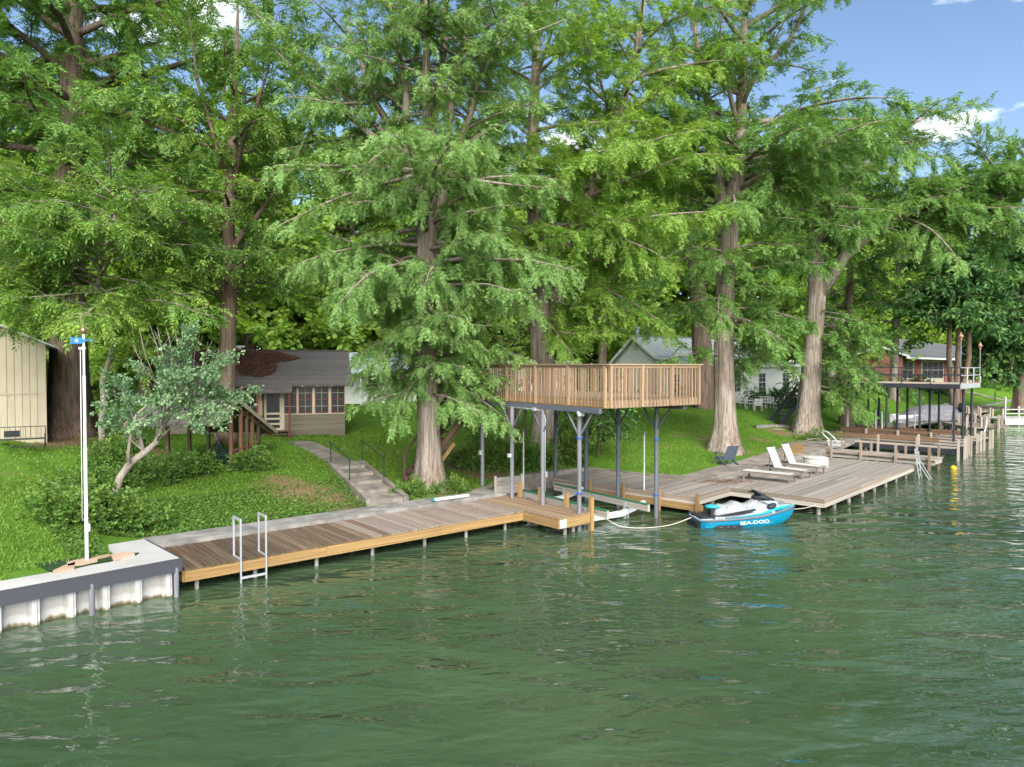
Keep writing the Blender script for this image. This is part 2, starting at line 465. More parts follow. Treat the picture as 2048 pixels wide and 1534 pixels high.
far_walk = [V2(G(x, y)) for x, y in ((1500, 852), (1560, 850), (1640, 862))]
strip('far_walk', far_walk, .8, concrete)
strip('terrace_walk', [V2(G(x, y)) for x, y in ((1850, 782), (1900, 778), (1960, 790), (2030, 800))], 1.0, concrete)
strip('terrace_walk', [V2(G(x, y)) for x, y in ((1880, 806), (1960, 812), (2040, 790))], .8, concrete)
strip('bank_walk', [V2(P(x, y, .66)) for x, y in ((1612, 893), (1690, 865), (1770, 848), (1870, 829), (1990, 812))], 3.2, concrete_old, lift=.05)

# ================================================================ left seawall
p0 = P(0, 1181, SEAWALL_Z); p1 = P(358.5, 1116, SEAWALL_Z)
ang = math.atan2(p1[1] - p0[1], p1[0] - p0[0])
ux = np.array([math.cos(ang), math.sin(ang)])
sw_len = float(np.linalg.norm(V2(p1) - V2(p0)))
sw = thing('seawall', 'white sheet-pile seawall with pale cap and grey edge at the lower left', 'seawall', (p1[0], p1[1], 0), ang)
cap_mat = M('cap_top', (.54, .525, .49), (.46, .445, .41), (.9, .9, 3), .85, .03, big=.15)
cap_grey = M('cap_edge', (.066, .068, .082), (.054, .056, .068), (2, 2, 2), .6, .02)
sheet_mat = bpy.data.materials.new('sheet_white'); sheet_mat.use_nodes = True
t = sheet_mat.node_tree; n = t.nodes; L = t.links; b = n['Principled BSDF']; b.inputs['Roughness'].default_value = .55
tcx = n.new('ShaderNodeTexCoord'); sx_ = n.new('ShaderNodeSeparateXYZ'); L.new(tcx.outputs['Object'], sx_.inputs[0])
mp_ = n.new('ShaderNodeMapping'); mp_.inputs['Scale'].default_value = (9, 9, 2.5); L.new(tcx.outputs['Object'], mp_.inputs[0])
qn = n.new('ShaderNodeTexNoise'); qn.inputs['Scale'].default_value = 1; qn.inputs['Detail'].default_value = 5; L.new(mp_.outputs[0], qn.inputs['Vector'])
ma_ = n.new('ShaderNodeMath'); ma_.operation = 'MULTIPLY_ADD'; ma_.inputs[1].default_value = .22; L.new(qn.outputs[0], ma_.inputs[0]); L.new(sx_.outputs[2], ma_.inputs[2])
rp_ = n.new('ShaderNodeValToRGB'); e = rp_.color_ramp.elements      # water stains: rust line, scoured white, tan band, clean sheet
e[0].position, e[0].color = .10, (.10, .075, .04, 1); e[1].position, e[1].color = .75, (.52, .52, .55, 1)
for ps, cc in ((.15, (.30, .26, .19, 1)), (.18, (.50, .49, .48, 1)), (.30, (.50, .49, .48, 1)), (.35, (.43, .40, .37, 1)), (.48, (.48, .465, .46, 1)), (.60, (.52, .52, .54, 1))):
    q_ = e.new(ps); q_.color = cc
L.new(ma_.outputs[0], rp_.inputs[0]); L.new(rp_.outputs[0], b.inputs['Base Color'])
sheet_lock = M('sheet_lock', (.56, .56, .59), (.46, .46, .48), (3, 3, 2), .5, .04)
LW = sw_len + 8
prism(sw, 'cap', [(-LW, .02), (-.0, .02), (-.0, 2.4), (-.95, 2.4), (-.95, .72), (-LW, .72)], SEAWALL_Z - .16, SEAWALL_Z, cap_mat)
bar(sw, 'edge_band', (-LW, .0, SEAWALL_Z - .152), (.03, .0, SEAWALL_Z - .152), .05, .29, cap_grey)
bar(sw, 'edge_band', (.03, -.02, SEAWALL_Z - .152), (.03, 2.4, SEAWALL_Z - .152), .05, .29, cap_grey)
# corrugated sheets: one piece per pan, water-stained band below
pitch_s = .62
k = 0; x = -.12
while x > -LW:
    y0, y1 = .10, .30
    x1 = x - pitch_s
    prof = [(x, y0), (x - .13, y0), (x - .19, y1), (x1 + .06, y1), (x1, y0)]
    V = []; Fc = []
    for (qx, qy) in prof: V += [(qx, qy, -.9), (qx, qy, SEAWALL_Z - .2)]
    for i in range(len(prof) - 1): Fc.append((2 * i, 2 * i + 1, 2 * i + 3, 2 * i + 2))
    ob(sw, 'sheet_panel', V, Fc, sheet_mat)
    bar(sw, 'sheet_lock', (x - .065, y0 - .012, .02), (x - .065, y0 - .012, SEAWALL_Z - .2), .025, .025, sheet_lock, up=(0, 1, 0))
    if k % 4 == 2: rod(sw, 'pile_pipe', (x - .35, .02, -1), (x - .35, .02, SEAWALL_Z - .2), .055, steel_grey)
    x = x1; k += 1
rod(sw, 'pile_pipe', (-.06, .02, -1), (-.06, .02, SEAWALL_Z - .2), .055, steel_grey)

# flagpole with a wind vane
fp = P(174, 1124, SEAWALL_Z)
fl = thing('flagpole', 'tall white flagpole with blue star vane beside the seawall', 'flagpole', fp)
fh = 4.92
white_gloss = M('white_gloss', (.82, .82, .82), (.76, .76, .76), (1, 1, 1), .3, .02, bump=0)
rod(fl, 'pole', (0, 0, 0), (0, 0, fh * .5), .036, white_gloss)
rod(fl, 'pole', (0, 0, fh * .5), (0, 0, fh * .82), .030, white_gloss)
rod(fl, 'pole', (0, 0, fh * .82), (0, 0, fh), .023, white_gloss)
tube(fl, 'halyard', [(-.07, -.03, .9), (-.065, -.03, 2.4), (-.055, -.03, fh - .35)], .007, white_gloss, 5)
bx(fl, 'truck', (-.03, 0, fh - .3), (.13, .05, .05), white_gloss)
bx(fl, 'cleat', (.06, 0, .75), (.03, .04, .16), white_gloss)
brass = M('brass', (.45, .28, .16), (.35, .2, .1), (4, 4, 4), .35, .02, metal=.8)
lathe(fl, 'finial', [(.012, 0), (.03, .01), (.062, .05), (.07, .085), (.06, .12), (.03, .15), (.008, .18), (.004, .24)], brass, 14, loc=(0, 0, fh))
vane_blue = M('vane_blue', (.03, .20, .55), (.025, .17, .48), (2, 2, 2), .4, .02, bump=0)
zv = fh - .13
def vane(pts, nm, mt, y0=-.045, y1=-.03):
    V = [(a, y0, zv + c) for a, c in pts] + [(a, y1, zv + c) for a, c in pts]; k = len(pts)
    return ob(fl, nm, V, [tuple(range(k)), tuple(range(2 * k - 1, k - 1, -1))] + [(i, k + i, k + (i + 1) % k, (i + 1) % k) for i in range(k)], mt)
vn = vane([(-.28, .06), (.0, .06), (.0, -.075), (-.28, -.075), (-.22, -.0)], 'vane_flag', vane_blue)
star = [(-.12 + r * math.cos(R(90 + 36 * i)), -.005 + r * math.sin(R(90 + 36 * i))) for i, r in enumerate([.05, .02] * 5)]
vane(star, 'vane_star', white_gloss, -.05, -.046)
vane([(.0, .025), (.08, .028), (.08, -.028), (.0, -.025)], 'vane_arm', vane_blue)
bar(fl, 'vane_arrow', (.06, -.038, zv), (.2, -.038, zv), .012, .012, vane_blue)
vane([(.17, .022), (.25, .0), (.17, -.022), (.185, 0)], 'vane_tip', vane_blue)

# sandstone flags and turf mat at the pole's foot
sand = M('sandstone', (.52, .36, .26), (.42, .28, .19), (3, 3, 3), .9, .1)
turf = M('turf_mat', (.022, .06, .016), (.012, .035, .01), (30, 30, 30), .95, .05)
def px_poly(pts, z): return [tuple(V2(P(a, c, z))) for a, c in pts]
tm = tag(prism(None, 'turf_mat', px_poly([(70, 1128), (135, 1119), (278, 1106), (272, 1110), (108, 1146)], .856), .845, .872, turf), 'dark green artificial turf patch around the flagpole foot', 'turf mat')
flags = [('flat sandstone flag just left of the flagpole foot', [(106, 1141), (130, 1130), (150, 1124), (149, 1135), (110, 1143)]),
         ('wide sandstone flag behind the flagpole foot', [(133, 1124), (165, 1117), (195, 1118), (195, 1121), (170, 1127), (136, 1132)]),
         ('thin sandstone flag right of the flagpole', [(182, 1115), (218, 1108), (221, 1110), (196, 1116)]),
         ('sandstone flag against the seawall cap corner', [(221, 1109), (258, 1102), (270, 1108), (226, 1117)])]
for lb, pts in flags:
    tag(prism(None, 'flagstone', px_poly(pts, .90), .84, .905, sand), lb, 'flagstone', 'flagstones at the flagpole')

# ================================================================ near dock
O = P(368, 1138, .55); E = P(1047, 1021, .55)
nd_ang = math.atan2(E[1] - O[1], E[0] - O[0]); ND_L = float(np.linalg.norm(V2(E) - V2(O)))
nd = thing('boat_dock', 'low timber dock with golden fascia running along the concrete curb', 'dock', (O[0], O[1], 0), nd_ang)
def nd_loc(p):
    d = V2(p) - V2(O); c, s = math.cos(nd_ang), math.sin(nd_ang)
    return np.array([d[0] * c + d[1] * s, -d[0] * s + d[1] * c])
ND_W, DZ = 2.3, .55
x = .0; i = 0
while x < ND_L + 1.3:
    w = .135 + rnd.uniform(-.004, .004)
    f = x / ND_L
    spur = x > ND_L - .02
    if spur: y0, y1, col = -1.6, 2.35, (1.08 + rnd.uniform(-.08, .08), 1.0, .9)
    else:
        y0, y1 = -.03 + rnd.uniform(-.015, .01), ND_W
        if f < .52:
            g = rnd.uniform(.55, 1.0) if f < .42 else rnd.uniform(.6, 1.2); col = (g * .74, g * .68, g * .62)
        else:
            g = rnd.uniform(.9, 1.08); col = (g * .98, g * .98, g * 1.0)
    z = DZ - .019 + rnd.uniform(-.004, .004)
    if spur: mt_ = wood_deck
    elif f > .50 + rnd.uniform(-.06, .06): mt_, g = wood_pale, rnd.uniform(.82, 1.04); col = (g, g * .99, g * .99)
    else: mt_, g = wood_brown, 1.05 + 1.1 * f + rnd.uniform(-.2, .28); col = (g, g * 1.03, g * 1.06)
    bar(nd, 'plank', (x + w / 2, y0, z), (x + w / 2, y1, z), w - .008, .038, mt_, col=col)
    x += w + .004; i += 1
for a0, a1 in ((.0, 3.4), (3.4, 6.9), (6.9, ND_L)):
    bar(nd, 'fascia_board', (a0 + .003, -.005, DZ - .17), (a1 - .003, -.005, DZ - .17), .04, .25, wood_gold)
bar(nd, 'fascia_board', (-.02, 0, DZ - .17), (-.02, ND_W, DZ - .17), .04, .25, wood_gold)
bar(nd, 'fascia_board', (ND_L - .022, -1.6, DZ - .17), (ND_L - .022, -.03, DZ - .17), .04, .25, wood_gold)
bar(nd, 'fascia_board', (ND_L - .045, -1.625, DZ - .165), (ND_L + 1.3, -1.625, DZ - .165), .04, .27, wood_gold)
bar(nd, 'fascia_board', (ND_L + 1.325, -1.6, DZ - .17), (ND_L + 1.325, 3.4, DZ - .17), .04, .25, wood_gold)
for yy in (.8, 1.6): bar(nd, 'joist', (0, yy, DZ - .16), (ND_L + 1.2, yy, DZ - .16), .05, .2, wood_brown)
for px in (393, 510, 633, 745, 849, 932, 1010):
    # piles just inside the fascia
    r = ray(px, 1100); tt = 1.0
    # solve on line y_local=.18
    c, s = math.cos(nd_ang), math.sin(nd_ang)
    k = r[0] / r[1]
    # O.x + c*t - s*.18 = k*(O.y + s*t + c*.18)
    t = (k * (O[1] + c * .18) - O[0] + s * .18) / (c - k * s)
    rod(nd, 'pile', (t, .18, -1.2), (t, .18, DZ - .2), .05, pile_mat)
    rod(nd, 'pile', (t + .1, 1.7, -1.2), (t + .1, 1.7, DZ - .2), .05, pile_mat)
for xx, yy in ((ND_L + .4, -1.45), (ND_L + .9, -1.3), (ND_L + .5, .3)): rod(nd, 'pile', (xx, yy, -1.2), (xx, yy, DZ - .2), .06, pile_mat)
# short square bollards on the slip side
for px, py, hgt in ((980, 994, .62), (1018, 1000, .66), (1068, 1008, .62), (1118, 1020, .62), (1174, 1030, .62)):
    q = nd_loc(P(px, py, .5))
    bar(nd, 'bollard_post', (ND_L + 1.41, q[1], -1.0), (ND_L + 1.41, q[1], DZ + hgt - .15), .12, .12, wood_gold, up=(0, 1, 0))
# concrete curb behind the dock
curb_pts = [(-.75, ND_W + .01), (ND_L + 1.25, ND_W + .05), (ND_L + 1.25, ND_W + .95), (ND_L - 1.2, ND_W + .9), (-1.2, ND_W + 1.0)]
cw = prism(None, 'concrete_curb', [tuple(V2(O) + np.array([math.cos(nd_ang) * a - math.sin(nd_ang) * c, math.sin(nd_ang) * a + math.cos(nd_ang) * c])) for a, c in curb_pts], -.9, .655, concrete)
tag(cw, kind='structure')
# notice on the spur
sgn = P(1141, 1046, .43)
q = nd_loc(sgn)
sg = thing('notice_sign', 'small white printed notice fixed to the end of the timber dock', 'sign', (*(V2(O) + np.array([math.cos(nd_ang) * (ND_L + .14) + math.sin(nd_ang) * 1.65, math.sin(nd_ang) * (ND_L + .14) - math.cos(nd_ang) * 1.65])), DZ - .16), nd_ang)
bx(sg, 'board', (0, -.004, 0), (.26, .008, .25), white_plastic)
ink = M('ink', (.20, .24, .40), (.16, .2, .35), (1, 1, 1), .7, .1, bump=0)
for kk, wd in enumerate((.10, .18, .16, .19, .17)):
    bx(sg, 'print_line', (-.01 if kk else 0, -.0095, .08 - .042 * kk), (wd, .002, .014), ink)

# swim ladder at the dock edge
lad = thing('swim_ladder', 'grey aluminium swim ladder hooked over the timber dock edge', 'ladder', (O[0], O[1], 0), nd_ang)
for px in (478, 529):
    k = (px - 1024) / F
    c, s = math.cos(nd_ang), math.sin(nd_ang); yl = -.06
    t = (k * (O[1] + c * yl) - O[0] + s * yl) / (c - k * s)
    if px == 478: ta = t
    tb = t
    for yy, z0, z1, nm in ((yl, -.8, DZ + .92, 'rail'), (.42, DZ, DZ + .92, 'rail')):
        bar(lad, nm, (t, yy, z0), (t, yy, z1), .036, .036, aluminium, up=(0, 1, 0))
    bar(lad, 'handle', (t, yl - .02, DZ + .94), (t, .44, DZ + .94), .045, .045, aluminium)
    bar(lad, 'foot', (t, .0, DZ + .012), (t, .42, DZ + .012), .05, .02, aluminium)
for zz in (.12, -.2, -.5): bar(lad, 'rung', (ta, yl, zz), (tb, yl, zz), .06, .045, aluminium)

# white pipe lying on the curb
pa, pb = P(868, 1000, .72), P(937, 991, .72)
wp = thing('drain_pipe', 'white plastic pipe lying on the curb below the big cypress', 'pipe', (pa[0], pa[1], pa[2]))
rod(wp, 'pipe', (0, 0, 0), pb - pa, .055, white_plastic)
teal = M('teal', (.05, .25, .26), (.04, .2, .22), (1, 1, 1), .5, .02, bump=0)
rod(wp, 'end_cap', (pa - pb) / np.linalg.norm(pb - pa) * .06, (0, 0, 0), .062, teal)

# ================================================================ raised party deck on steel posts
e2 = np.array([-.57, .82]); e2 /= np.linalg.norm(e2); e1 = np.array([e2[1], -e2[0]])
CN = np.array([2.81, 20.8]); dk_ang = math.atan2(e1[1], e1[0])
DW, DL, FZ = 3.95, 6.9, 4.09
dk = thing('raised_deck', 'raised timber deck with railing on grey steel posts over the boat slip', 'raised deck', (CN[0], CN[1], 0), dk_ang)
def dk_loc(p):
    d = V2(p) - CN; return np.array([d @ e1, d @ e2])
def dkpost(px, py, z): return dk_loc(P(px, py, z))
row1 = [dkpost(965, 980, .5), dkpost(1024, 995.5, DZ), dkpost(1085.5, 1010, DZ), dkpost(1158.5, 1027, DZ)]
row2 = [dkpost(1111, 962, .45), dkpost(1172, 977, .45), dkpost(1236, 989, .45), dkpost(1312, 1035, 0)]
x1 = float(np.mean([q[0] for q in row1])); x2 = float(np.mean([q[0] for q in row2]))
BZ = FZ - .40
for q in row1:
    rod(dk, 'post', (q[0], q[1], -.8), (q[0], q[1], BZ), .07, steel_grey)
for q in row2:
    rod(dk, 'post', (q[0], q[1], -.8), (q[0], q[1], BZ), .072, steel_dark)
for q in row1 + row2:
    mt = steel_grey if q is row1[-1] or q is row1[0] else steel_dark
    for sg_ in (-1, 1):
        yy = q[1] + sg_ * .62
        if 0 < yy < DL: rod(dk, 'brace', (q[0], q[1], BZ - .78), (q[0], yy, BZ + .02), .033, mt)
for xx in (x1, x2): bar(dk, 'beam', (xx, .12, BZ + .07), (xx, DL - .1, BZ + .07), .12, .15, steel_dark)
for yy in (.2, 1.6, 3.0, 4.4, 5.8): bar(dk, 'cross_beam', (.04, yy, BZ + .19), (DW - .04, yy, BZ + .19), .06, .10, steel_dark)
for k in range(11):
    xx = .2 + k * (DW - .4) / 10; bar(dk, 'joist', (xx, .06, FZ - .125), (xx, DL - .06, FZ - .125), .04, .16, wood_brown)
yy = .03
while yy < DL - .1:
    g = rnd.uniform(.85, 1.12)
    bar(dk, 'floor_plank', (.0, yy + .07, FZ - .018), (DW, yy + .07, FZ - .018), .132, .036, wood_deck, col=(g, g * .97, g * .93)); yy += .138
bar(dk, 'rim_board', (-.005, -.02, FZ - .14), (-.005, DL, FZ - .14), .04, .23, wood_gold)
bar(dk, 'rim_board', (.017, -.022, FZ - .14), (DW + .02, -.022, FZ - .14), .04, .23, wood_rail)
bar(dk, 'rim_board', (DW + .022, 0, FZ - .14), (DW + .022, DL, FZ - .14), .04, .23, wood_rail)
bar(dk, 'rim_board', (.02, DL + .022, FZ - .14), (DW, DL + .022, FZ - .14), .04, .23, wood_rail)
RT = 1.04
sides_ = [((-.06, .0), (-.06, DL), 5), ((.0, -.065), (DW, -.065), 4), ((DW + .065, .0), (DW + .065, DL), 5), ((.0, DL + .065), (DW, DL + .065), 3)]
for (ax, ay), (bx_, by), npst in sides_:
    a = np.array([ax, ay]); b_ = np.array([bx_, by]); Lr = np.linalg.norm(b_ - a); dd = (b_ - a) / Lr
    gap_side = (ax == -.06)
    for k in range(npst):
        q = a + dd * (.06 + (Lr - .12) * k / (npst - 1)); g = rnd.uniform(.9, 1.2)
        bar(dk, 'rail_post', (*q, FZ - .24), (*q, FZ + RT - .02), .088, .088, wood_rail, up=(0, 1, 0), col=(g, g * .96, g * .9))
    bar(dk, 'top_rail', (*(a - dd * .08), FZ + RT), (*(b_ + dd * .08), FZ + RT), .135, .038, wood_rail, col=(.95, .93, .9))
    bar(dk, 'upper_rail', (*a, FZ + RT - .065), (*b_, FZ + RT - .065), .036, .085, wood_rail, col=(.8, .76, .72))
    nb = int(Lr / .145)
    for k in range(nb):
        q = a + dd * (Lr * (k + .5) / nb); g = rnd.uniform(.7, 1.15); nn = np.array([dd[1], -dd[0]])
        if ax == DW + .065 or ay > 1: nn = -nn
        q = q + nn * (-.0)
        bar(dk, 'baluster', (*q, FZ - .22), (*q, FZ + RT - .03), .034, .034, wood_rail, up=(0, 1, 0), col=(g * 1.02, g * .97, g * .95))
# conduits, boxes and lamps on the posts
q = row1[2]
tube(dk, 'conduit', [(q[0] + .02, q[1] - .1, 1.0), (q[0] + .02, q[1] - .1, BZ - .3), (q[0] + .0, q[1], BZ - .06), (q[0] - .08, q[1] + .5, BZ - .02), (row1[0][0] - .05, row1[0][1], BZ - .02)], .018, aluminium, 6)
bx(dk, 'junction_box', (q[0] - .1, q[1] + .35, BZ - .02), (.09, .12, .1), aluminium)
bx(dk, 'switch_box', (row1[1][0] - .11, row1[1][1], 2.02), (.1, .1, .12), white_plastic)
bx(dk, 'switch_box', (row1[0][0] - .1, row1[0][1], 1.9), (.1, .08, .16), aluminium)
bx(dk, 'switch_box', (row1[2][0] + .11, row1[2][1], 1.55), (.08, .1, .18), aluminium)
for q2, xo in ((row1[3], -.08), (row1[3], .05), (row1[1], .6)):
    rod(dk, 'floodlight', (q2[0] + xo - .05, q2[1] - .1, BZ - .02), (q2[0] + xo - .1, q2[1] - .22, BZ - .08), .06, white_plastic)
rope_blue = M('rope_blue', (.05, .12, .45), (.04, .1, .38), (3, 3, 3), .8, .05)
for q2, zz in ((row1[3], 1.15), (row1[3], 2.85), (row2[3], .75), (row2[3], 2.6)):
    lathe(dk, 'rope_turn', [(.084, 0), (.095, .012), (.095, .05), (.084, .06)], rope_blue, 12, loc=(q2[0], q2[1], zz))
# stair from bank to the deck (behind the cypress)
sa = dk_loc(P(925, 925, 1.1)); sb = np.array([-.35, DL - 1.2])
stw = thing('deck_stair', 'dark timber stair climbing from the bank to the raised deck', 'stair', (CN[0], CN[1], 0), dk_ang)
z0 = .9
top = np.array([-.15, DL - .1, FZ - .1]); botm = np.array([-2.6, DL + .3, z0])
for o_ in (0, .9):
    bar(stw, 'stringer', botm + np.array([0, o_, 0]), top + np.array([0, o_, 0]), .045, .26, wood_brown)
for k in range(12):
    p_ = botm + (top - botm) * (k + .7) / 12.5
    bx(stw, 'tread', (p_[0], p_[1] + .45, p_[2] + .1), (.24, .86, .04), wood_brown)
bar(stw, 'brace_post', (-2.2, DL + .2, .7), (-2.2, DL + .2, 2.1), .09, .09, wood_gold, up=(0, 1, 0))
bar(stw, 'brace_strut', (-2.2, DL + .16, 1.0), (-1.1, DL + .16, 2.25), .05, .14, wood_gold)
bar(stw, 'handrail', botm + np.array([0, .92, .95]), top + np.array([0, .92, .95]), .04, .09, wood_brown)
for k in (0., .5, 1.): 
    p_ = botm + (top - botm) * k + np.array([0, .92, 0]); bar(stw, 'rail_post', p_, p_ + np.array([0, 0, .95]), .07, .07, wood_brown, up=(0, 1, 0))

# ================================================================ boat lift in the slip
lift_white = M('lift_white', (.66, .68, .70), (.56, .58, .60), (3, 3, 3), .45, .04)
carpet = M('carpet_green', (.03, .17, .085), (.02, .12, .06), (20, 20, 20), .95, .05)
bl = thing('boat_lift', 'white boat lift cradle with green carpeted bunks in the slip', 'boat lift', (CN[0], CN[1], 0), dk_ang)
for yy in (1.75, 5.0):
    za, zb_ = .42, .18
    xs = [x1 + .12, x1 + .75, x2 - 1.2, x2 - .12]; zs = [za, zb_, zb_, za]
    for k in range(3): bar(bl, 'cross_beam', (xs[k], yy, zs[k]), (xs[k + 1], yy, zs[k + 1]), .1, .18, lift_white)
for xx in (x1 + .85, x2 - 1.0):
    bar(bl, 'bunk', (xx, .7, .50), (xx, 5.6, .50), .09, .22, wood_grey, col=(1.25, 1.22, 1.18))
    bar(bl, 'bunk_carpet', (xx, .72, .622), (xx, 5.58, .622), .13, .03, carpet)
    for yy in (1.75, 5.0):
        bx(bl, 'bracket', (xx - .07, yy, .25), (.03, .1, .62), aluminium); bx(bl, 'bracket', (xx + .07, yy, .25), (.03, .1, .62), aluminium)
for px, py, ht in ((1288, 985, 2.3), (1047, 968, 2.25)):
    q = dkpost(px, py, .5)
    rod(bl, 'guide_pole', (q[0], q[1], .3), (q[0], q[1], .3 + ht), .03, white_plastic)
    rod(bl, 'pole_cap', (q[0], q[1], .3 + ht), (q[0], q[1], .42 + ht), .05, steel_grey)
# plank bulkhead panel and slip back wall
pw = thing('plank_bulkhead', 'grey plank bulkhead panel standing behind the slip posts', 'bulkhead', P(991, 990, .55), 0)
a0 = P(991, 990, .55); a1 = P(1045, 984, .55)
for k in range(4):
    bar(pw, 'plank', (0, 0, .08 + k * .15), (*(V2(a1) - V2(a0)), .08 + k * .15), .04, .142, wood_grey, col=(1.2, 1.2, 1.2) if k < 2 else (.9, .9, .9))
for kx in (0, .97):
    bar(pw, 'stake', (*((V2(a1) - V2(a0)) * kx + np.array([0, -.05])), -.6), (*((V2(a1) - V2(a0)) * kx + np.array([0, -.05])), .68), .08, .08, wood_grey, up=(0, 1, 0))
bk = [V2(P(x, y, .6)) for x, y in ((940, 988), (985, 977), (1000, 960), (1085, 948), (1165, 940), (1200, 938))]
V = []; Fc = []
for q in bk: V += [(q[0], q[1], -1), (q[0], q[1], .66), (q[0] - .2, q[1] + .25, .66), (q[0] - .2, q[1] + .25, .3)]
for i in range(len(bk) - 1):
    for j in range(3): Fc.append((4 * i + j, 4 * i + 4 + j, 4 * i + 5 + j, 4 * i + 1 + j))
tag(ob(None, 'slip_wall', V, Fc, concrete_old), kind='structure')

# ================================================================ grey sun platform on the right
O2 = P(1647, 998, .6); E2 = P(1827, 929, .6)
rd_ang = math.atan2(E2[1] - O2[1], E2[0] - O2[0]); RZ = .6
cs2, sn2 = math.cos(rd_ang), math.sin(rd_ang)
def rd_loc(p): d = V2(p) - V2(O2); return np.array([d[0] * cs2 + d[1] * sn2, -d[0] * sn2 + d[1] * cs2])
def rd_w(x, y, z=RZ): return np.array([O2[0] + cs2 * x - sn2 * y, O2[1] + sn2 * x + cs2 * y, z])
RL = rd_loc(E2)[0]
rdk = thing('sun_platform', 'weathered grey timber platform reaching out over the water', 'platform', (O2[0], O2[1], 0), rd_ang)
yy = .0
while yy < 4.85:
    x0 = -.02 if yy < 3.35 else -2.65
    # boards of two lengths butted
    j = x0 + (RL - x0) * rnd.choice((.38, .5, .62))
    for xa, xb in ((x0, j - .003), (j + .003, RL)):
        g = rnd.uniform(.82, 1.12)
        bar(rdk, 'plank', (xa, yy + .068, RZ - .019 + rnd.uniform(-.003, .003)), (xb, yy + .068, RZ - .019), .131, .038, wood_grey, col=(g * 1.04, g, g * .98))
    yy += .139
while yy < 9.6:
    g = rnd.uniform(.75, 1.0)
    bar(rdk, 'plank', (-2.65, yy + .068, RZ - .019), (.35, yy + .068, RZ - .019), .131, .038, wood_grey, col=(g * 1.02, g * .97, g * .95)); yy += .139
edges2 = [((0, 0), (RL, 0)), ((0, 0), (0, 3.36)), ((-2.65, 3.36), (0, 3.36)), ((-2.65, 3.36), (-2.65, 9.6)), ((RL, 0), (RL, 4.85))]
offs = {0: (0, -.025), 1: (-.025, 0), 2: (0, -.025), 3: (-.025, 0), 4: (.025, 0)}
for k, (a, b_) in enumerate(edges2):
    ox, oy = offs[k]
    for zz, cc in ((RZ - .075, (.98, .86, .76)), (RZ - .225, (1.45, 1.42, 1.38))):
        Ls = math.hypot(b_[0] - a[0], b_[1] - a[1]); nseg = max(1, round(Ls / 4))
        for s_ in range(nseg):
            f0, f1 = s_ / nseg, (s_ + 1) / nseg
            bar(rdk, 'fascia_board', (a[0] + (b_[0] - a[0]) * f0 + ox, a[1] + (b_[1] - a[1]) * f0 + oy, zz), (a[0] + (b_[0] - a[0]) * f1 + ox, a[1] + (b_[1] - a[1]) * f1 + oy, zz), .04, .14, wood_grey, col=cc)
for xx in np.arange(.25, RL, 1.55):
    for yy in (.25, 2.6): rod(rdk, 'pile', (xx, yy, -1.2), (xx, yy, RZ - .04), .07, pile_mat)
for xx, yy in ((-2.45, 3.6), (-.9, 3.6), (-2.4, 5.6), (-2.4, 7.6)): rod(rdk, 'pile', (xx, yy, -1.2), (xx, yy, RZ - .04), .08, pile_mat)
for xx in (2, 5, 8): bar(rdk, 'joist', (xx, .1, RZ - .14), (xx, 4.8, RZ - .14), .05, .2, wood_brown)
# gold timber rail below the walkway on the slip side
bar(rdk, 'rub_rail', (-2.78, 3.0, .27), (-2.78, 9.4, .27), .16, .2, wood_gold)
for yy in (3.1, 4.6, 6.1, 7.6): bar(rdk, 'bollard_post', (-2.92, yy, -1), (-2.92, yy, .78), .11, .11, wood_gold, up=(0, 1, 0), col=(.8, .8, .85))
# concrete walk along the grass
pts = [rd_w(.0, 4.86), rd_w(15.3, 5.3), rd_w(15.3, 6.9), rd_w(7.4, 6.15), rd_w(.8, 5.9), rd_w(.45, 9.8), rd_w(.36, 9.8), rd_w(.36, 4.86)]
cwk = prism(None, 'concrete_walk', [tuple(V2(p)) for p in (rd_w(.36, 4.86), rd_w(15.5, 4.86), rd_w(15.5, 7.1), rd_w(7.4, 6.25), rd_w(1.0, 5.95), rd_w(.75, 9.9), rd_w(.36, 9.9))], -.8, .655, concrete_old)
tag(cwk, kind='structure')
# new pale ramp board at the far end of the walk
tag(prism(None, 'ramp_board', [tuple(V2(P(x, y, .68))) for x, y in ((1563, 911), (1606, 905), (1607, 890), (1592, 886))], .6, .69, wood_gold), 'fresh yellow plywood ramp beside the finger pier', 'ramp')
# ladder at the platform's far end
l2 = thing('dock_ladder', 'pale folding ladder leaning at the far end of the grey platform', 'ladder', rd_w(RL - .25, -.08, 0), rd_ang)
for xx in (0, .42):
    bar(l2, 'rail', (xx, -.32, -.7), (xx, -.02, RZ + .75), .05, .03, aluminium)
    bar(l2, 'strut', (xx + .05, -.9, -.5), (xx + .05, .06, RZ + .5), .045, .03, aluminium)
for zz in (-.1, .15, .4, .65, .9, 1.15): bx(l2, 'rung', (.21, -.32 + (zz + .7) / 2.05 * .3, zz), (.42, .06, .03), aluminium)

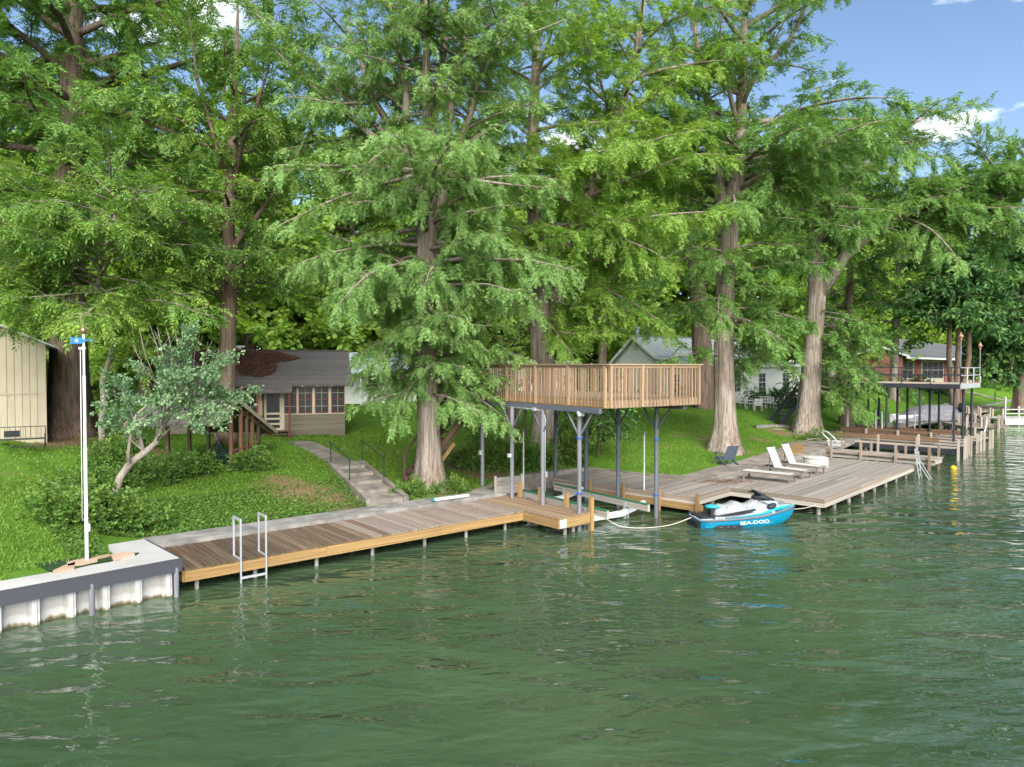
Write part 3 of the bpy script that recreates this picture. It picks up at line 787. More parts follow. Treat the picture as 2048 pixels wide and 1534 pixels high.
# ================================================================ things on the platform
sling = M('sling_white', (.56, .55, .50), (.49, .48, .44), (20, 20, 20), .8, .03)
teak = M('teak_grey', (.22, .19, .165), (.14, .12, .10), (2, 9, 9), .8, .12)
def lounger(name, label, loc, rz, back):
    t = thing(name, label, 'lounger', loc, rz, 'sun loungers on the grey platform')
    for y in (-.31, .31): bar(t, 'side_rail', (0, y, .30), (1.95, y, .30), .04, .075, teak)
    for x, y in ((.12, -.31), (.12, .31), (1.88, -.31), (1.88, .31)): bar(t, 'leg', (x, y, 0), (x, y, .27), .06, .06, teak, up=(0, 1, 0))
    bar(t, 'end_rail', (1.95, -.33, .30), (1.95, .33, .30), .04, .075, teak); bar(t, 'end_rail', (0, -.33, .30), (0, .33, .30), .04, .075, teak)
    bx(t, 'seat_sling', (1.3, 0, .325), (1.26, .56, .014), sling)
    if back:
        h = np.array([.66, 0, .34]); tp = h + np.array([-.34, 0, .74])
        bar(t, 'back_sling', h, tp, .56, .016, sling)
        for y in (-.29, .29): bar(t, 'back_rail', h + np.array([0, y, 0]), tp + np.array([0, y, 0]), .03, .04, teak)
        bar(t, 'top_rail', tp + np.array([0, -.3, .01]), tp + np.array([0, .3, .01]), .035, .04, sling)
        for y in (-.25, .25): bar(t, 'prop', (.42, y, .30), h * .4 + tp * .6 + np.array([0, y, 0]), .03, .03, teak)
    else:
        bx(t, 'back_sling', (.34, 0, .335), (.62, .56, .014), sling)
    return t
pz = RZ + .002
def on_plat(px, py): p = P(px, py, RZ); return (p[0], p[1], pz)
lounger('sun_lounger', 'white sling lounger with raised back, middle of the three', on_plat(1527, 946), R(-52), True)
lounger('sun_lounger', 'white sling lounger with raised back nearest the round table', on_plat(1556, 938), R(-50), True)
lounger('sun_lounger', 'white sling lounger lying flat at the platform front', on_plat(1487, 956), R(-38), False)
wick = M('wicker_white', (.62, .60, .54), (.46, .44, .38), (30, 30, 14), .8, .02)
rt = thing('round_table', 'round white wicker drum table behind the loungers', 'table', (*V2(P(1631, 934, RZ)), pz))
lathe(rt, 'drum', [(.46, 0), (.50, .04), (.51, .22), (.50, .38), (.47, .41)], wick, 28)
lathe(rt, 'top', [(.5, .412), (.53, .42), (.53, .44), (.5, .45)], sling, 28)
for k in range(28):
    a = 2 * math.pi * k / 28; rod(rt, 'wicker_rib', (.515 * math.cos(a), .515 * math.sin(a), .02), (.515 * math.cos(a), .515 * math.sin(a), .40), .008, wick)
# blue-grey adirondack chair on the lawn
bluep = M('blue_plastic', (.10, .13, .17), (.08, .105, .14), (3, 3, 3), .5, .06)
g = G(1457, 931)
ch = thing('adirondack_chair', 'blue-grey slatted garden chair on the lawn below the pale trunk', 'chair', (g[0], g[1], g[2]), R(200))
for k in range(5): bar(ch, 'back_slat', (-.24 + .12 * k, .02, .25), (-.24 + .12 * k, .34, .92), .105, .022, bluep, up=(0, 1, 0))
for k in range(5): bx(ch, 'seat_slat', (0, -.02 - .11 * k, .27 + .025 * k), (.6, .1, .022), bluep)
for sx in (-.33, .33):
    bx(ch, 'arm', (sx, -.2, .56), (.11, .68, .025), bluep)
    bar(ch, 'leg', (sx, -.5, 0), (sx, -.5, .55), .08, .03, bluep, up=(0, 1, 0)); bar(ch, 'leg', (sx, .35, 0), (sx, -.5, .36), .03, .1, bluep)

# ================================================================ jet ski
hull_blue = M('hull_blue', (.005, .235, .40), (.004, .20, .36), (1, 1, 1), .22, 0, bump=0, spec=.5)
hull_white = M('hull_white', (.36, .41, .44), (.33, .38, .41), (1, 1, 1), .25, 0, bump=0, spec=.5)
hull_teal = M('hull_teal', (.03, .36, .48), (.02, .33, .45), (1, 1, 1), .25, 0, bump=0, spec=.5)
hull_dark = M('hull_dark', (.03, .033, .04), (.02, .022, .028), (3, 3, 3), .45, 0, bump=0)
hull_grey = M('hull_grey', (.15, .15, .165), (.12, .12, .135), (3, 3, 3), .5, 0, bump=0)
seat_cover = M('seat_cover', (.33, .335, .34), (.25, .255, .26), (6, 6, 6), .6, 0)
js_s = P(1386, 1051, 0); js_b = P(1590, 1043, 0)
js_mid = (js_s + js_b) / 2; js_ang = math.atan2(js_b[1] - js_s[1], js_b[0] - js_s[0])
js = thing('jet_ski', 'blue and white jet ski with pale seat floating beside the platform', 'jet ski', (js_mid[0], js_mid[1], .0), js_ang)
ST = np.array([-1.70, -1.35, -.9, -.3, .3, .8, 1.15, 1.45, 1.62, 1.72])
HB = np.interp(ST, [-1.7, -1.3, -.4, .3, .8, 1.15, 1.45, 1.62, 1.72], [.50, .58, .62, .61, .52, .40, .24, .11, .03])
GZ = np.interp(ST, [-1.7, -.5, .3, 1.0, 1.72], [.27, .31, .38, .50, .60])
KZ = np.interp(ST, [-1.7, .2, 1.0, 1.4, 1.62, 1.72], [-.22, -.25, -.2, -.02, .22, .45])
def loft(name, secs, mat, parent=js, closed=False, caps=True, smooth=True):
    secs = [np.array(s) for s in secs]; k = len(secs[0]); V = np.concatenate(secs); Fc = []
    for i in range(len(secs) - 1):
        for j in range(k if closed else k - 1):
            Fc.append((i * k + j, i * k + (j + 1) % k, (i + 1) * k + (j + 1) % k, (i + 1) * k + j))
    if caps: Fc += [tuple(range(k - 1, -1, -1)), tuple((len(secs) - 1) * k + j for j in range(k))]
    return ob(parent, name, V, Fc, mat, smooth=smooth)
secs = []
for x, h, gz, kz in zip(ST, HB, GZ, KZ):
    half = [(x, h, gz), (x, h * .99, gz - .12 * (gz - kz) / .6), (x, h * .93, kz + .45 * (gz - kz)), (x, h * .72, kz + .22 * (gz - kz))]
    secs.append(half + [(x, 0, kz)] + [(a, -b_, c) for a, b_, c in half[::-1]])
hull = loft('hull', secs, hull_blue)
secs = []
IW = np.interp(ST, [-1.7, -1.0, -.3, .3, .8, 1.2, 1.72], [.36, .38, .30, .28, .26, .2, .01])
TZ = np.interp(ST, [-1.7, -1.1, -.9, -.3, .25, .6, 1.0, 1.4, 1.72], [.33, .36, .40, .46, .80, .92, .84, .72, .64])
for x, h, gz, iw, tz in zip(ST, HB, GZ, IW, TZ):
    half = [(x, h, gz + .005), (x, h * .93, gz + .06), (x, (h + iw) * .5, gz + .06 + .45 * (tz - gz - .06)), (x, iw, tz - .03)]
    secs.append(half + [(x, 0, tz)] + [(a, -b_, c) for a, b_, c in half[::-1]])
loft('upper_deck', secs, hull_white)
for sgn_ in (-1, 1):
    tube(js, 'bumper', [(x, sgn_ * (h + .004), gz) for x, h, gz in zip(ST, HB, GZ)], .034, hull_grey, 8)
    # blue flank panel over the gunwale
    pan = [(x, sgn_ * (h * .965 + .012), gz + .045) for x, h, gz in zip(ST[2:9], HB[2:9], GZ[2:9])]
    top_ = [(x, sgn_ * ((h * .93) * (1 - w) + ((h + iw) * .5) * w + .014), gz + .06 + .45 * (tz - gz - .06) * w + .012) for x, h, gz, iw, tz, w in
            zip(ST[2:9], HB[2:9], GZ[2:9], IW[2:9], TZ[2:9], (.15, .35, .3, .75, 1., 1., 1.))]
    k = len(pan); ob(js, 'flank_panel', pan + top_, [(i, i + 1, k + i + 1, k + i) for i in range(k - 1)], hull_teal, smooth=True)
    fw = [(x, sgn_ * y, z) for x, y, z in ((-1.15, .50, .40), (-.5, .50, .435), (.1, .47, .50), (.25, .36, .62), (-.3, .345, .47), (-1.1, .40, .42))]
    ob(js, 'footwell', [(x, y, z + .012) for x, y, z in fw], [tuple(range(6))], hull_dark)
    # side step grip
    ob(js, 'vent_panel', [(-1.28, sgn_ * .598, .00), (-.42, sgn_ * .612, .00), (-.36, sgn_ * .622, .06), (-.46, sgn_ * .628, .12), (-1.18, sgn_ * .605, .12), (-1.32, sgn_ * .60, .06)], [tuple(range(6))], hull_dark)
    for xx in (-1.1, -.88, -.66): bx(js, 'vent_slot', (xx, sgn_ * .63, .06), (.12, .012, .02), hull_grey)
    # mirror pod and knee pad
    lathe(js, 'mirror_pod', [(.02, -.2), (.09, -.12), (.11, 0), (.08, .12), (.02, .18)], hull_dark, 12, loc=(.72, sgn_ * .40, .70)).rotation_euler = (R(sgn_ * 10), R(70), 0)
    ob(js, 'hood_trim', [(.35, sgn_ * .27, .84), (1.1, sgn_ * .22, .80), (1.5, sgn_ * .12, .72), (1.1, sgn_ * .30, .72), (.6, sgn_ * .36, .74)], [(0, 1, 2, 3, 4)], hull_grey)
bx(js, 'rear_platform', (-1.42, 0, .355), (.52, .80, .05), hull_dark)
loft('transom', [[(-1.72, y, z) for y, z in ((.5, .25), (.46, -.1), (-.46, -.1), (-.5, .25))], [(-1.80, y, z) for y, z in ((.42, .22), (.38, -.05), (-.38, -.05), (-.42, .22))]], hull_dark, closed=True, smooth=False)
secs = []
for x, zt, hw in ((-1.12, .60, .12), (-1.05, .70, .17), (-.9, .76, .20), (-.7, .73, .22), (-.52, .80, .23), (-.42, .86, .23), (-.28, .83, .22), (-.08, .74, .20), (.08, .78, .20), (.25, .88, .19), (.36, .93, .17)):
    secs.append([(x, hw + .08, .40), (x, hw + .04, zt - .14), (x, hw * .8, zt - .02), (x, 0, zt), (x, -hw * .8, zt - .02), (x, -hw - .04, zt - .14), (x, -hw - .08, .40)])
loft('seat', secs, seat_cover)
secs = []
for x, zt, hw in ((-1.34, .70, .10), (-1.22, .73, .18), (-1.06, .72, .2), (-.9, .70, .2)):
    secs.append([(x, hw, zt - .09), (x, hw, zt), (x, 0, zt + .02), (x, -hw, zt), (x, -hw, zt - .09)])
loft('grab_tail', secs, hull_teal, closed=True)
bx(js, 'tail_base', (-1.06, 0, .50), (.34, .30, .26), hull_dark)
secs = [[(x, hw, z - .12), (x, hw * .8, z), (x, -hw * .8, z), (x, -hw, z - .12)] for x, hw, z in ((.28, .13, 1.0), (.45, .17, 1.06), (.7, .2, 1.0), (.95, .16, .9))]
loft('console', secs, hull_dark, closed=True)
rod(js, 'handlebar', (.40, -.38, 1.10), (.40, .38, 1.10), .022, hull_dark)
for sgn_ in (-1, 1): rod(js, 'grip', (.40, sgn_ * .26, 1.10), (.36, sgn_ * .42, 1.09), .032, hull_dark)
ob(js, 'windscreen', [(.42, -.2, 1.05), (.42, .2, 1.05), (.28, .16, 1.24), (.28, -.16, 1.24), (.8, .0, 1.0)], [(0, 1, 2, 3), (1, 4, 2), (4, 0, 3), (4, 3, 2)], hull_dark)
ob(js, 'bow_trim', [(1.42, -.25, .60), (1.66, -.08, .62), (1.73, 0, .63), (1.66, .08, .62), (1.42, .25, .60), (1.56, 0, .70)], [(0, 1, 5), (1, 2, 5), (2, 3, 5), (3, 4, 5)], hull_grey)
ink_white = M('ink_white', (.78, .80, .82), (.76, .78, .8), (1, 1, 1), .5, 0, bump=0)
ink_blue = M('ink_blue', (.02, .14, .30), (.02, .12, .28), (1, 1, 1), .5, 0, bump=0)
RX = Matrix.Rotation(R(90), 4, 'X')
text(js, 'lettering', 'SEA-DOO', .23, Matrix.Translation((.02, -.632, .19)) @ Matrix.Rotation(R(3), 4, 'Y').inverted() @ RX @ Matrix.Diagonal((1.0, .72, 1, 1)), ink_white, .003)
text(js, 'lettering', 'GTX', .13, Matrix.Translation((-1.12, -.585, .375)) @ Matrix.Rotation(R(-25), 4, 'X') @ RX @ Matrix.Diagonal((1.2, .8, 1, 1)), ink_white, .003)
text(js, 'lettering', 'TX 2502 ML', .14, Matrix.Translation((1.08, -.40, .57)) @ Matrix.Rotation(R(26), 4, 'Z') @ Matrix.Rotation(R(-5), 4, 'Y') @ Matrix.Rotation(R(-12), 4, 'X') @ RX @ Matrix.Diagonal((.95, 1, 1, 1)), ink_blue, .004)
bx(js, 'permit_sticker', (.70, -.545, .52), (.07, .006, .09), ink_white)
js.scale = (1.0, .97, .88)
for xx in (-.72, -.05): bar(js, 'seat_seam', (xx, -.245, .52), (xx, -.235, .70), .012, .012, hull_grey)
for sgn_ in (-1, 1):
    tube(js, 'deck_line', [(x, sgn_ * (h * .96 + .016), gz + .075) for x, h, gz in zip(ST[1:8], HB[1:8], GZ[1:8])], .009, hull_dark, 5)
    ob(js, 'hull_chine', [(-1.6, sgn_ * .556, .05), (.5, sgn_ * .575, .10), (1.2, sgn_ * .36, .27), (1.2, sgn_ * .355, .30), (.5, sgn_ * .58, .135), (-1.6, sgn_ * .56, .08)], [tuple(range(6))], hull_teal)
# mooring ropes
ropem = M('rope', (.60, .57, .50), (.45, .42, .36), (8, 8, 8), .9, .05)
def sag(pts, n=10):
    pts = [np.array(p) for p in pts]; o = []
    for i in range(len(pts) - 1):
        p_ = pts[max(i - 1, 0)]; a_ = pts[i]; b_ = pts[i + 1]; c_ = pts[min(i + 2, len(pts) - 1)]
        for k in range(n):
            t = k / n; o.append(.5 * (2 * a_ + (b_ - p_) * t + (2 * p_ - 5 * a_ + 4 * b_ - c_) * t * t + (3 * a_ - p_ - 3 * b_ + c_) * t ** 3))
    o.append(pts[-1]); return o
stern_w = js.matrix_basis @ Vector((-1.78, .1, .27)); bow_w = js.matrix_basis @ Vector((1.70, 0, .46))
tag(tube(None, 'mooring_rope', sag([P(1176, 1026, .55), P(1205, 1034, .32), P(1240, 1052, .06), P(1285, 1056, .02), P(1340, 1050, .05), np.array(stern_w)]), .015, ropem, 5), 'pale slack rope from the dock bollard to the jet ski stern', 'rope')
tag(tube(None, 'mooring_rope', sag([np.array(bow_w), (np.array(bow_w) + rd_w(.25, .25, .4)) / 2 - np.array([0, 0, .06]), rd_w(.25, .18, .4)]), .012, ropem, 5), 'thin rope from the jet ski bow to a platform pile', 'rope')

# ================================================================ finger pier, cooler, buoy
pA = P(1640, 898, .62); pB = P(1871, 917, .62)
fa = math.atan2(pB[1] - pA[1], pB[0] - pA[0]); FLn = float(np.linalg.norm(V2(pB) - V2(pA)))
fpz = .62
pier = thing('finger_pier', 'narrow grey finger pier edged with logs behind the sun platform', 'pier', (pA[0], pA[1], 0), fa)
xx = -1.2
while xx < FLn:
    g_ = rnd.uniform(.9, 1.25); bar(pier, 'plank', (xx + .07, 0, fpz - .02), (xx + .07, .95, fpz - .02), .132, .04, wood_grey, col=(g_, g_ * .97, g_ * .94)); xx += .139
rod(pier, 'edge_log', (-1.2, -.07, fpz - .09), (FLn, -.07, fpz - .09), .085, wood_grey, col=(.85, .76, .68))
bar(pier, 'fascia_board', (-1.2, -.03, fpz - .27), (FLn, -.03, fpz - .27), .04, .14, wood_grey, col=(1.4, 1.4, 1.35))
bar(pier, 'fascia_board', (FLn + .02, -.05, fpz - .15), (FLn + .02, .97, fpz - .15), .04, .26, wood_grey, col=(1.4, 1.4, 1.35))
for k, tx in enumerate((.12, .39, .69, .96)):
    bar(pier, 'post', (FLn * tx, -.2, -1), (FLn * tx, -.2, fpz + .55), .11, .09, wood_grey, up=(0, 1, 0), col=(1.0, .82, .70))
    bar(pier, 'post', (FLn * tx + .1, 1.02, -1), (FLn * tx + .1, 1.02, fpz + .55), .1, .08, wood_grey, up=(0, 1, 0), col=(1.0, .82, .72))
for tx in np.arange(.1, FLn, .9): rod(pier, 'pile', (tx, .5, -1), (tx, .5, fpz - .05), .06, pile_mat)
cq = P(1671, 893, fpz)
cl = thing('cooler', 'small white cooler box with a grey hoop handle on the pier', 'cooler', (cq[0], cq[1], fpz), fa)
secs = [[(x * s, y * s2, z) for x, y in ((-.36, -.19), (.36, -.19), (.36, .19), (-.36, .19))] for s, s2, z in ((.9, .9, .0), (1, 1, .26))]
loft('box', secs, white_plastic, parent=cl, closed=True, smooth=False)
bx(cl, 'lid', (0, 0, .295), (.78, .44, .07), white_plastic); bx(cl, 'latch', (.05, -.225, .25), (.06, .02, .1), hull_grey)
tube(cl, 'hoop_handle', [(-.30, 0, .3), (-.62, 0, .58), (-.74, 0, .74), (-.66, .0, .84), (-.45, 0, .78), (-.12, 0, .52), (.05, 0, .33)], .035, aluminium, 8)
bz = P(1907, 938, 0)
byo = thing('buoy', 'round yellow buoy floating off the finger pier', 'buoy', (bz[0], bz[1], .02))
yel = M('buoy_yellow', (.72, .50, .02), (.65, .44, .02), (2, 2, 2), .4, 0, bump=0)
lathe(byo, 'float', [(.02, -.14), (.09, -.12), (.14, -.04), (.15, .02), (.13, .09), (.07, .14), (.02, .155)], yel, 18)
rod(byo, 'eye', (0, 0, .15), (0, 0, .2), .02, hull_grey)

# ================================================================ black two-level boat dock
q0 = np.array([25.9, 41.0]); bd_ang = R(45)       # local x: along the bank, local y: landward
bd = thing('steel_boat_dock', 'black steel two-level boat dock with a railed roof deck', 'boat dock', (q0[0], q0[1], 0), bd_ang)
BW, BD, TZd = 4.6, 6.2, 4.02
decking = M('roof_decking', (.50, .42, .34), (.40, .33, .26), (2, 2, 2), .85, .05)
bx(bd, 'roof_deck', (BW / 2, BD / 2, TZd - .02), (BW - .02, BD - .02, .05), decking)
for a, b_ in (((-.02, 0), (-.02, BD)), ((0, -.02), (BW, -.02)), ((BW + .02, 0), (BW + .02, BD)), ((0, BD + .02), (BW, BD + .02))):
    bar(bd, 'roof_fascia', (*a, TZd - .14), (*b_, TZd - .14), .06, .27, aluminium if a[1] == -.02 else steel_black)
for k in range(6): bar(bd, 'roof_joist', (.1, .6 + k * 1.0, TZd - .16), (BW - .1, .6 + k * 1.0, TZd - .16), .06, .16, steel_black)
for yv in (.35, 2.15, 4.0, 5.75):
    for xv in (.25, 2.3, BW - .25):
        rod(bd, 'post', (xv, yv, -1.0), (xv, yv, TZd - .25), .07, steel_black)
rails = [((-.0, 0), (-.0, BD)), ((0, .0), (BW, .0)), ((BW, 0), (BW, BD)), ((0, BD), (BW, BD))]
for k, (a, b_) in enumerate(rails):
    mt = aluminium if k == 1 else steel_black
    for zz in (.95, .5): bar(bd, 'rail', (*a, TZd + zz), (*b_, TZd + zz), .045, .045, mt)
    nn_ = 5 if k in (0, 2) else 4
    for i in range(nn_ if k < 2 else nn_ - 1):
        f = i / (nn_ - 1); p_ = (a[0] + (b_[0] - a[0]) * f, a[1] + (b_[1] - a[1]) * f)
        rod(bd, 'rail_post', (*p_, TZd), (*p_, TZd + .95), .032, mt)
# lower slips: three timber walkways over the water and black beams
for k, (xv, wv) in enumerate(((.0, .9), (2.0, .5), (BW - .9, 1.0), (-3.5, .7), (-1.75, .6))):
    for s_ in range(2):
        bar(bd, 'walk_board', (xv + .2 + s_ * wv * .5, -.5, .62), (xv + .2 + s_ * wv * .5, BD + .5, .62), wv * .48, .06, wood_grey, col=(1.35, 1.25, 1.15))
    bar(bd, 'slip_beam', (xv - .04, -.5, .46), (xv - .04, BD + .5, .46), .1, .26, steel_black)
    bar(bd, 'slip_beam', (xv + wv + .1, -.5, .46), (xv + wv + .1, BD + .5, .46), .1, .26, steel_black)
bar(bd, 'slip_wall', (-.1, 1.2, 1.02), (-.1, BD + .4, 1.02), .06, .32, wood_brown, col=(1.5, 1.4, 1.35))
bar(bd, 'slip_wall', (2.45, .6, 1.0), (2.45, BD + .4, 1.0), .06, .3, wood_brown, col=(1.7, 1.55, 1.45))
for xv, yv in ((-.25, -.5), (-.25, 1.4), (-.25, 3.2), (.9, -.7), (2.0, -.65), (2.6, -.7), (BW - .8, -.75), (BW + .2, -.7), (BW + .5, .3), (-.3, 5.0), (-3.75, -.8), (-3.75, 1.2), (-3.75, 3.2), (-2.6, -.85), (-1.95, -.8), (-1.95, 1.6), (-1.05, -.8)):
    bar(bd, 'fender_post', (xv, yv, -1), (xv, yv, 1.15), .12, .1, wood_grey, up=(0, 1, 0), col=(1.5, 1.4, 1.35))
for xv, yv, lx in ((.3, 6.3, -.1), (.6, 6.5, .12), (1.4, 4.6, -.12), (2.4, 5.3, -.08), (2.7, 3.1, .05), (3.6, 1.2, .05)):
    rod(bd, 'guide_pole', (xv, yv, .5), (xv + lx, yv, 2.2), .04, white_plastic)
bar(bd, 'slip_wall', (-1.85, .6, .86), (-1.85, BD + .6, .86), .06, .26, wood_brown, col=(1.6, 1.45, 1.35))
for xv in (.5, 2.9): 
    rod(bd, 'lift_motor', (xv, -.35, .75), (xv + .3, -.35, .75), .13, aluminium); bx(bd, 'lift_bracket', (xv + .1, -.3, .5), (.4, .1, .3), aluminium)
tube(bd, 'curl_bracket', [(3.2, -.5, .9), (3.5, -.55, 1.2), (3.8, -.55, 1.5), (3.9, -.55, 1.9)], .05, aluminium, 6)
# torches on the roof rail
torch_m = M('torch_rattan', (.42, .27, .18), (.30, .18, .11), (8, 8, 8), .8, .05)
for lb, (xv, yv), ht in (('tiki torch at the near corner of the black roof deck', (.0, .0), 2.75), ('tiki torch at the water end of the black roof deck', (BW, .0), 2.3), ('tiki torch at the tree end of the black roof deck', (.3, BD), 2.25)):
    wpt = bd.matrix_basis @ Vector((xv, yv, TZd))
    tt_ = thing('tiki_torch', lb, 'torch', (wpt.x, wpt.y, wpt.z), 0, 'tiki torches on the roof deck')
    rod(tt_, 'pole', (0, 0, 0), (0, 0, ht - .3), .03, steel_grey)
    lathe(tt_, 'basket', [(.03, ht - .3), (.05, ht - .2), (.07, ht - .1), (.12, ht - .02), (.16, ht), (.08, ht + .08), (.03, ht + .2), (.005, ht + .27)], torch_m, 12)

# ---------------------------------------------------------------- docks and boats further up the bank
def small_pier(label, pa, pb, w, mat, cols, posts, z=.6, group='finger piers up the river'):
    a = math.atan2(pb[1] - pa[1], pb[0] - pa[0]); Ln = float(np.linalg.norm(V2(pb) - V2(pa)))
    t = thing('finger_pier', label, 'pier', (pa[0], pa[1], 0), a, group)
    k = int(Ln / .28)
    for i in range(k):
        g_ = rnd.uniform(.85, 1.1); bar(t, 'plank', ((i + .5) * Ln / k, 0, z - .02), ((i + .5) * Ln / k, w, z - .02), Ln / k - .015, .04, mat, col=tuple(c * g_ for c in cols))
    for yy in (0, w): bar(t, 'fascia_board', (0, yy, z - .16), (Ln, yy, z - .16), .05, .2, mat, col=cols)
    for i in range(posts):
        f = (i + .5) / posts
        for yy in (-.1, w + .1): bar(t, 'post', (Ln * f, yy, -1), (Ln * f, yy, z + .75), .14, .14, mat, up=(0, 1, 0), col=cols)
    return t
small_pier('timber finger pier with tall posts beyond the black boat dock', P(1880, 843, .6), P(2012, 850, .6), .7, wood_grey, (1.35, 1.25, 1.15), 5)
small_pier('low plank pier between the black dock and the white dock', P(1905, 826, .6), P(2000, 836, .6), .7, wood_grey, (1.3, 1.15, 1.05), 4)
small_pier('short timber pier beside the covered boat', P(1850, 838, .6), P(1950, 856, .6), .8, wood_grey, (1.2, 1.1, 1.0), 4)
wd_ = thing('white_dock', 'white painted dock with posts and rails at the right edge', 'dock', (*V2(P(2012, 838, .6)), 0), R(8))
bx(wd_, 'deck', (3, 1.2, .55), (6.4, 2.6, .14), white_paint); bx(wd_, 'skirt', (3, -.13, .32), (6.4, .06, .4), white_paint)
for xv, hh_ in ((-.1, 1.7), (1.2, .9), (2.4, 1.8), (3.6, .9), (5, 1.7)):
    bar(wd_, 'post', (xv, .0, -1), (xv, .0, .6 + hh_), .1, .1, white_paint, up=(0, 1, 0))
    lathe(wd_, 'post_cap', [(.02, 0), (.1, .03), (.1, .1), (.02, .16)], white_paint, 10, loc=(xv, 0, .6 + hh_))
for zz in (1.05, 1.4): bar(wd_, 'rail', (-.1, .0, zz), (5, .0, zz), .05, .06, white_paint)
# covered boat
tarp = M('tarp_grey', (.21, .21, .225), (.14, .14, .155), (1.5, 9, 3), .85, .03, bump=.3, bdist=.05)
cb = G(1838, 836); cb = P(1838, 834, 1.0)
tb_ = thing('covered_boat', 'boat under a draped grey tarpaulin behind the steel dock', 'boat', (cb[0], cb[1], .55), R(20))
secs = []
for i in range(15):
    f = i / 14; x = -3.0 + 6 * f; hw = 1.05 * min(1, (f / .35) ** .6 + .02) if f < .35 else 1.05; zt = .35 + .85 * sm(np.array((f - .1) / .5)) ; s_ = []
    for j in range(13):
        a_ = math.pi * j / 12; s_.append((x + .05 * math.sin(j * 5 + i), hw * math.cos(a_) * (1 + .05 * math.sin(i * 2.3 + j)), .2 + float(zt) * math.sin(a_) ** .6 + .04 * math.sin(i * 1.7 + j * 2)))
    secs.append(s_)
loft('tarpaulin', secs, tarp, parent=tb_)
secs = [[(x, hw, .7), (x, hw * .8, .1), (x, 0, -.25), (x, -hw * .8, .1), (x, -hw, .7)] for x, hw in ((-3.1, .05), (-2.4, .55), (-1, .95), (3, 1.0))]
loft('hull', secs, white_plastic, parent=tb_)
om = P(1905, 832, .8)
mb = thing('motor_boat', 'dark moored boat with a black outboard motor behind the steel dock', 'boat', (om[0], om[1], .3), R(75))
secs = [[(x, hw, .75), (x, hw * .85, .1), (x, 0, -.3), (x, -hw * .85, .1), (x, -hw, .75)] for x, hw in ((-2, .95), (1, 1.0), (2.4, .6), (3.1, .05))]
loft('hull', secs, hull_dark, parent=mb)
bx(mb, 'windshield', (.6, 0, 1.0), (.08, 1.5, .45), hull_dark); bx(mb, 'seat', (-.5, 0, .85), (.9, 1.2, .35), hull_grey)
lathe(mb, 'motor_cowl', [(.08, 0), (.24, .08), (.30, .35), (.27, .62), (.15, .78), (.03, .82)], hull_dark, 14, loc=(-2.3, 0, .95))
bar(mb, 'motor_leg', (-2.3, 0, -.4), (-2.3, 0, .95), .16, .3, hull_grey, up=(0, 1, 0))

# ================================================================ cabin
glass = M('window_glass', (.030, .034, .038), (.018, .02, .022), (2, 2, 2), .25, .1, bump=0, spec=.25)
trim_cream = M('trim_cream', (.52, .45, .34), (.45, .385, .29), (4, 4, 4), .7, .03)
siding = M('siding_taupe', (.185, .16, .12), (.145, .125, .095), (1.5, 5, 5), .8, .05)
red_frame = M('red_frame', (.16, .045, .035), (.11, .03, .025), (4, 4, 4), .6, .06)
shingle = M('shingle', (.19, .175, .162), (.105, .095, .088), (9, 26, 26), .95, .04, big=.35, bigscale=.12, bump=.3)
leafpile = M('leaf_litter', (.17, .085, .045), (.06, .03, .018), (28, 28, 28), .95, .05, bump=.5, bdist=.03, ramp=(.3, .7))
CA = R(17)
cabz = ground(cab[0], cab[1]) - .05
cb_ = thing('cabin', 'small taupe cabin with red-framed windows and a leaf-strewn shingle roof', 'cabin', (cab[0], cab[1], cabz), CA)
CL, CD, EH, RH = 8.6, 6.0, 2.85, 4.55
# local: x from -CL..0 along the front, y landward
for k, (z0, z1) in enumerate(((.0, .09), (.10, .19), (.20, .29), (.30, .39), (.40, .70), (.71, .98), (.99, 1.22))):
    for xa, xb in ((-CL, -4.0), (-3.1, 0)):
        bar(cb_, 'siding_board', (xa, .0 + .004 * (k % 2), (z0 + z1) / 2), (xb, .0 + .004 * (k % 2), (z0 + z1) / 2), .05, z1 - z0, siding)
bx(cb_, 'wall', (-CL / 2, CD / 2 + .05, EH / 2), (CL - .06, CD - .06, EH), siding)
bx(cb_, 'wall_panel', (-CL / 2, .005, 2.04), (CL, .05, 1.62), trim_cream)
bar(cb_, 'sill_rail', (-CL, -.04, 1.24), (-4.0, -.04, 1.24), .07, .05, trim_cream); bar(cb_, 'sill_rail', (-3.1, -.04, 1.24), (0, -.04, 1.24), .07, .05, trim_cream)
def window(parent, x, z, w, h, fr, mun, y=-.03, cols=2, rows=4, name='window'):
    o = slab(parent, name, (x, y, z), (w, .02, h), glass)
    t_ = .045
    for sx in (-1, 1): bx(o, 'frame', (sx * (w / 2), -.012, 0), (t_, .05, h + t_), fr)
    for zz in (-h / 2, 0, h / 2): bx(o, 'frame', (0, -.012, zz), (w, .045, t_), fr)
    for i in range(1, cols): bx(o, 'muntin', (-w / 2 + w * i / cols, -.014, 0), (.018, .02, h), mun)
    for i in range(1, rows):
        if i * 2 != rows: bx(o, 'muntin', (0, -.014, -h / 2 + h * i / rows), (w, .02, .018), mun)
    return o
for wx in (-.36, -1.17, -1.98, -2.75, -4.62, -5.45, -6.3, -7.15, -7.95): window(cb_, wx, 1.98, .62, 1.36, red_frame, trim_cream)
door = slab(cb_, 'screen_door', (-3.55, -.04, 1.42), (.84, .04, 1.98), trim_cream)
bx(door, 'screen', (0, -.022, .42), (.64, .012, 1.0), glass)
for k in range(3): bx(door, 'screen', (0, -.022, -.26 - .26 * k), (.64, .012, .16), glass)
bx(door, 'handle', (.36, -.05, -.35), (.03, .06, .1), hull_dark)
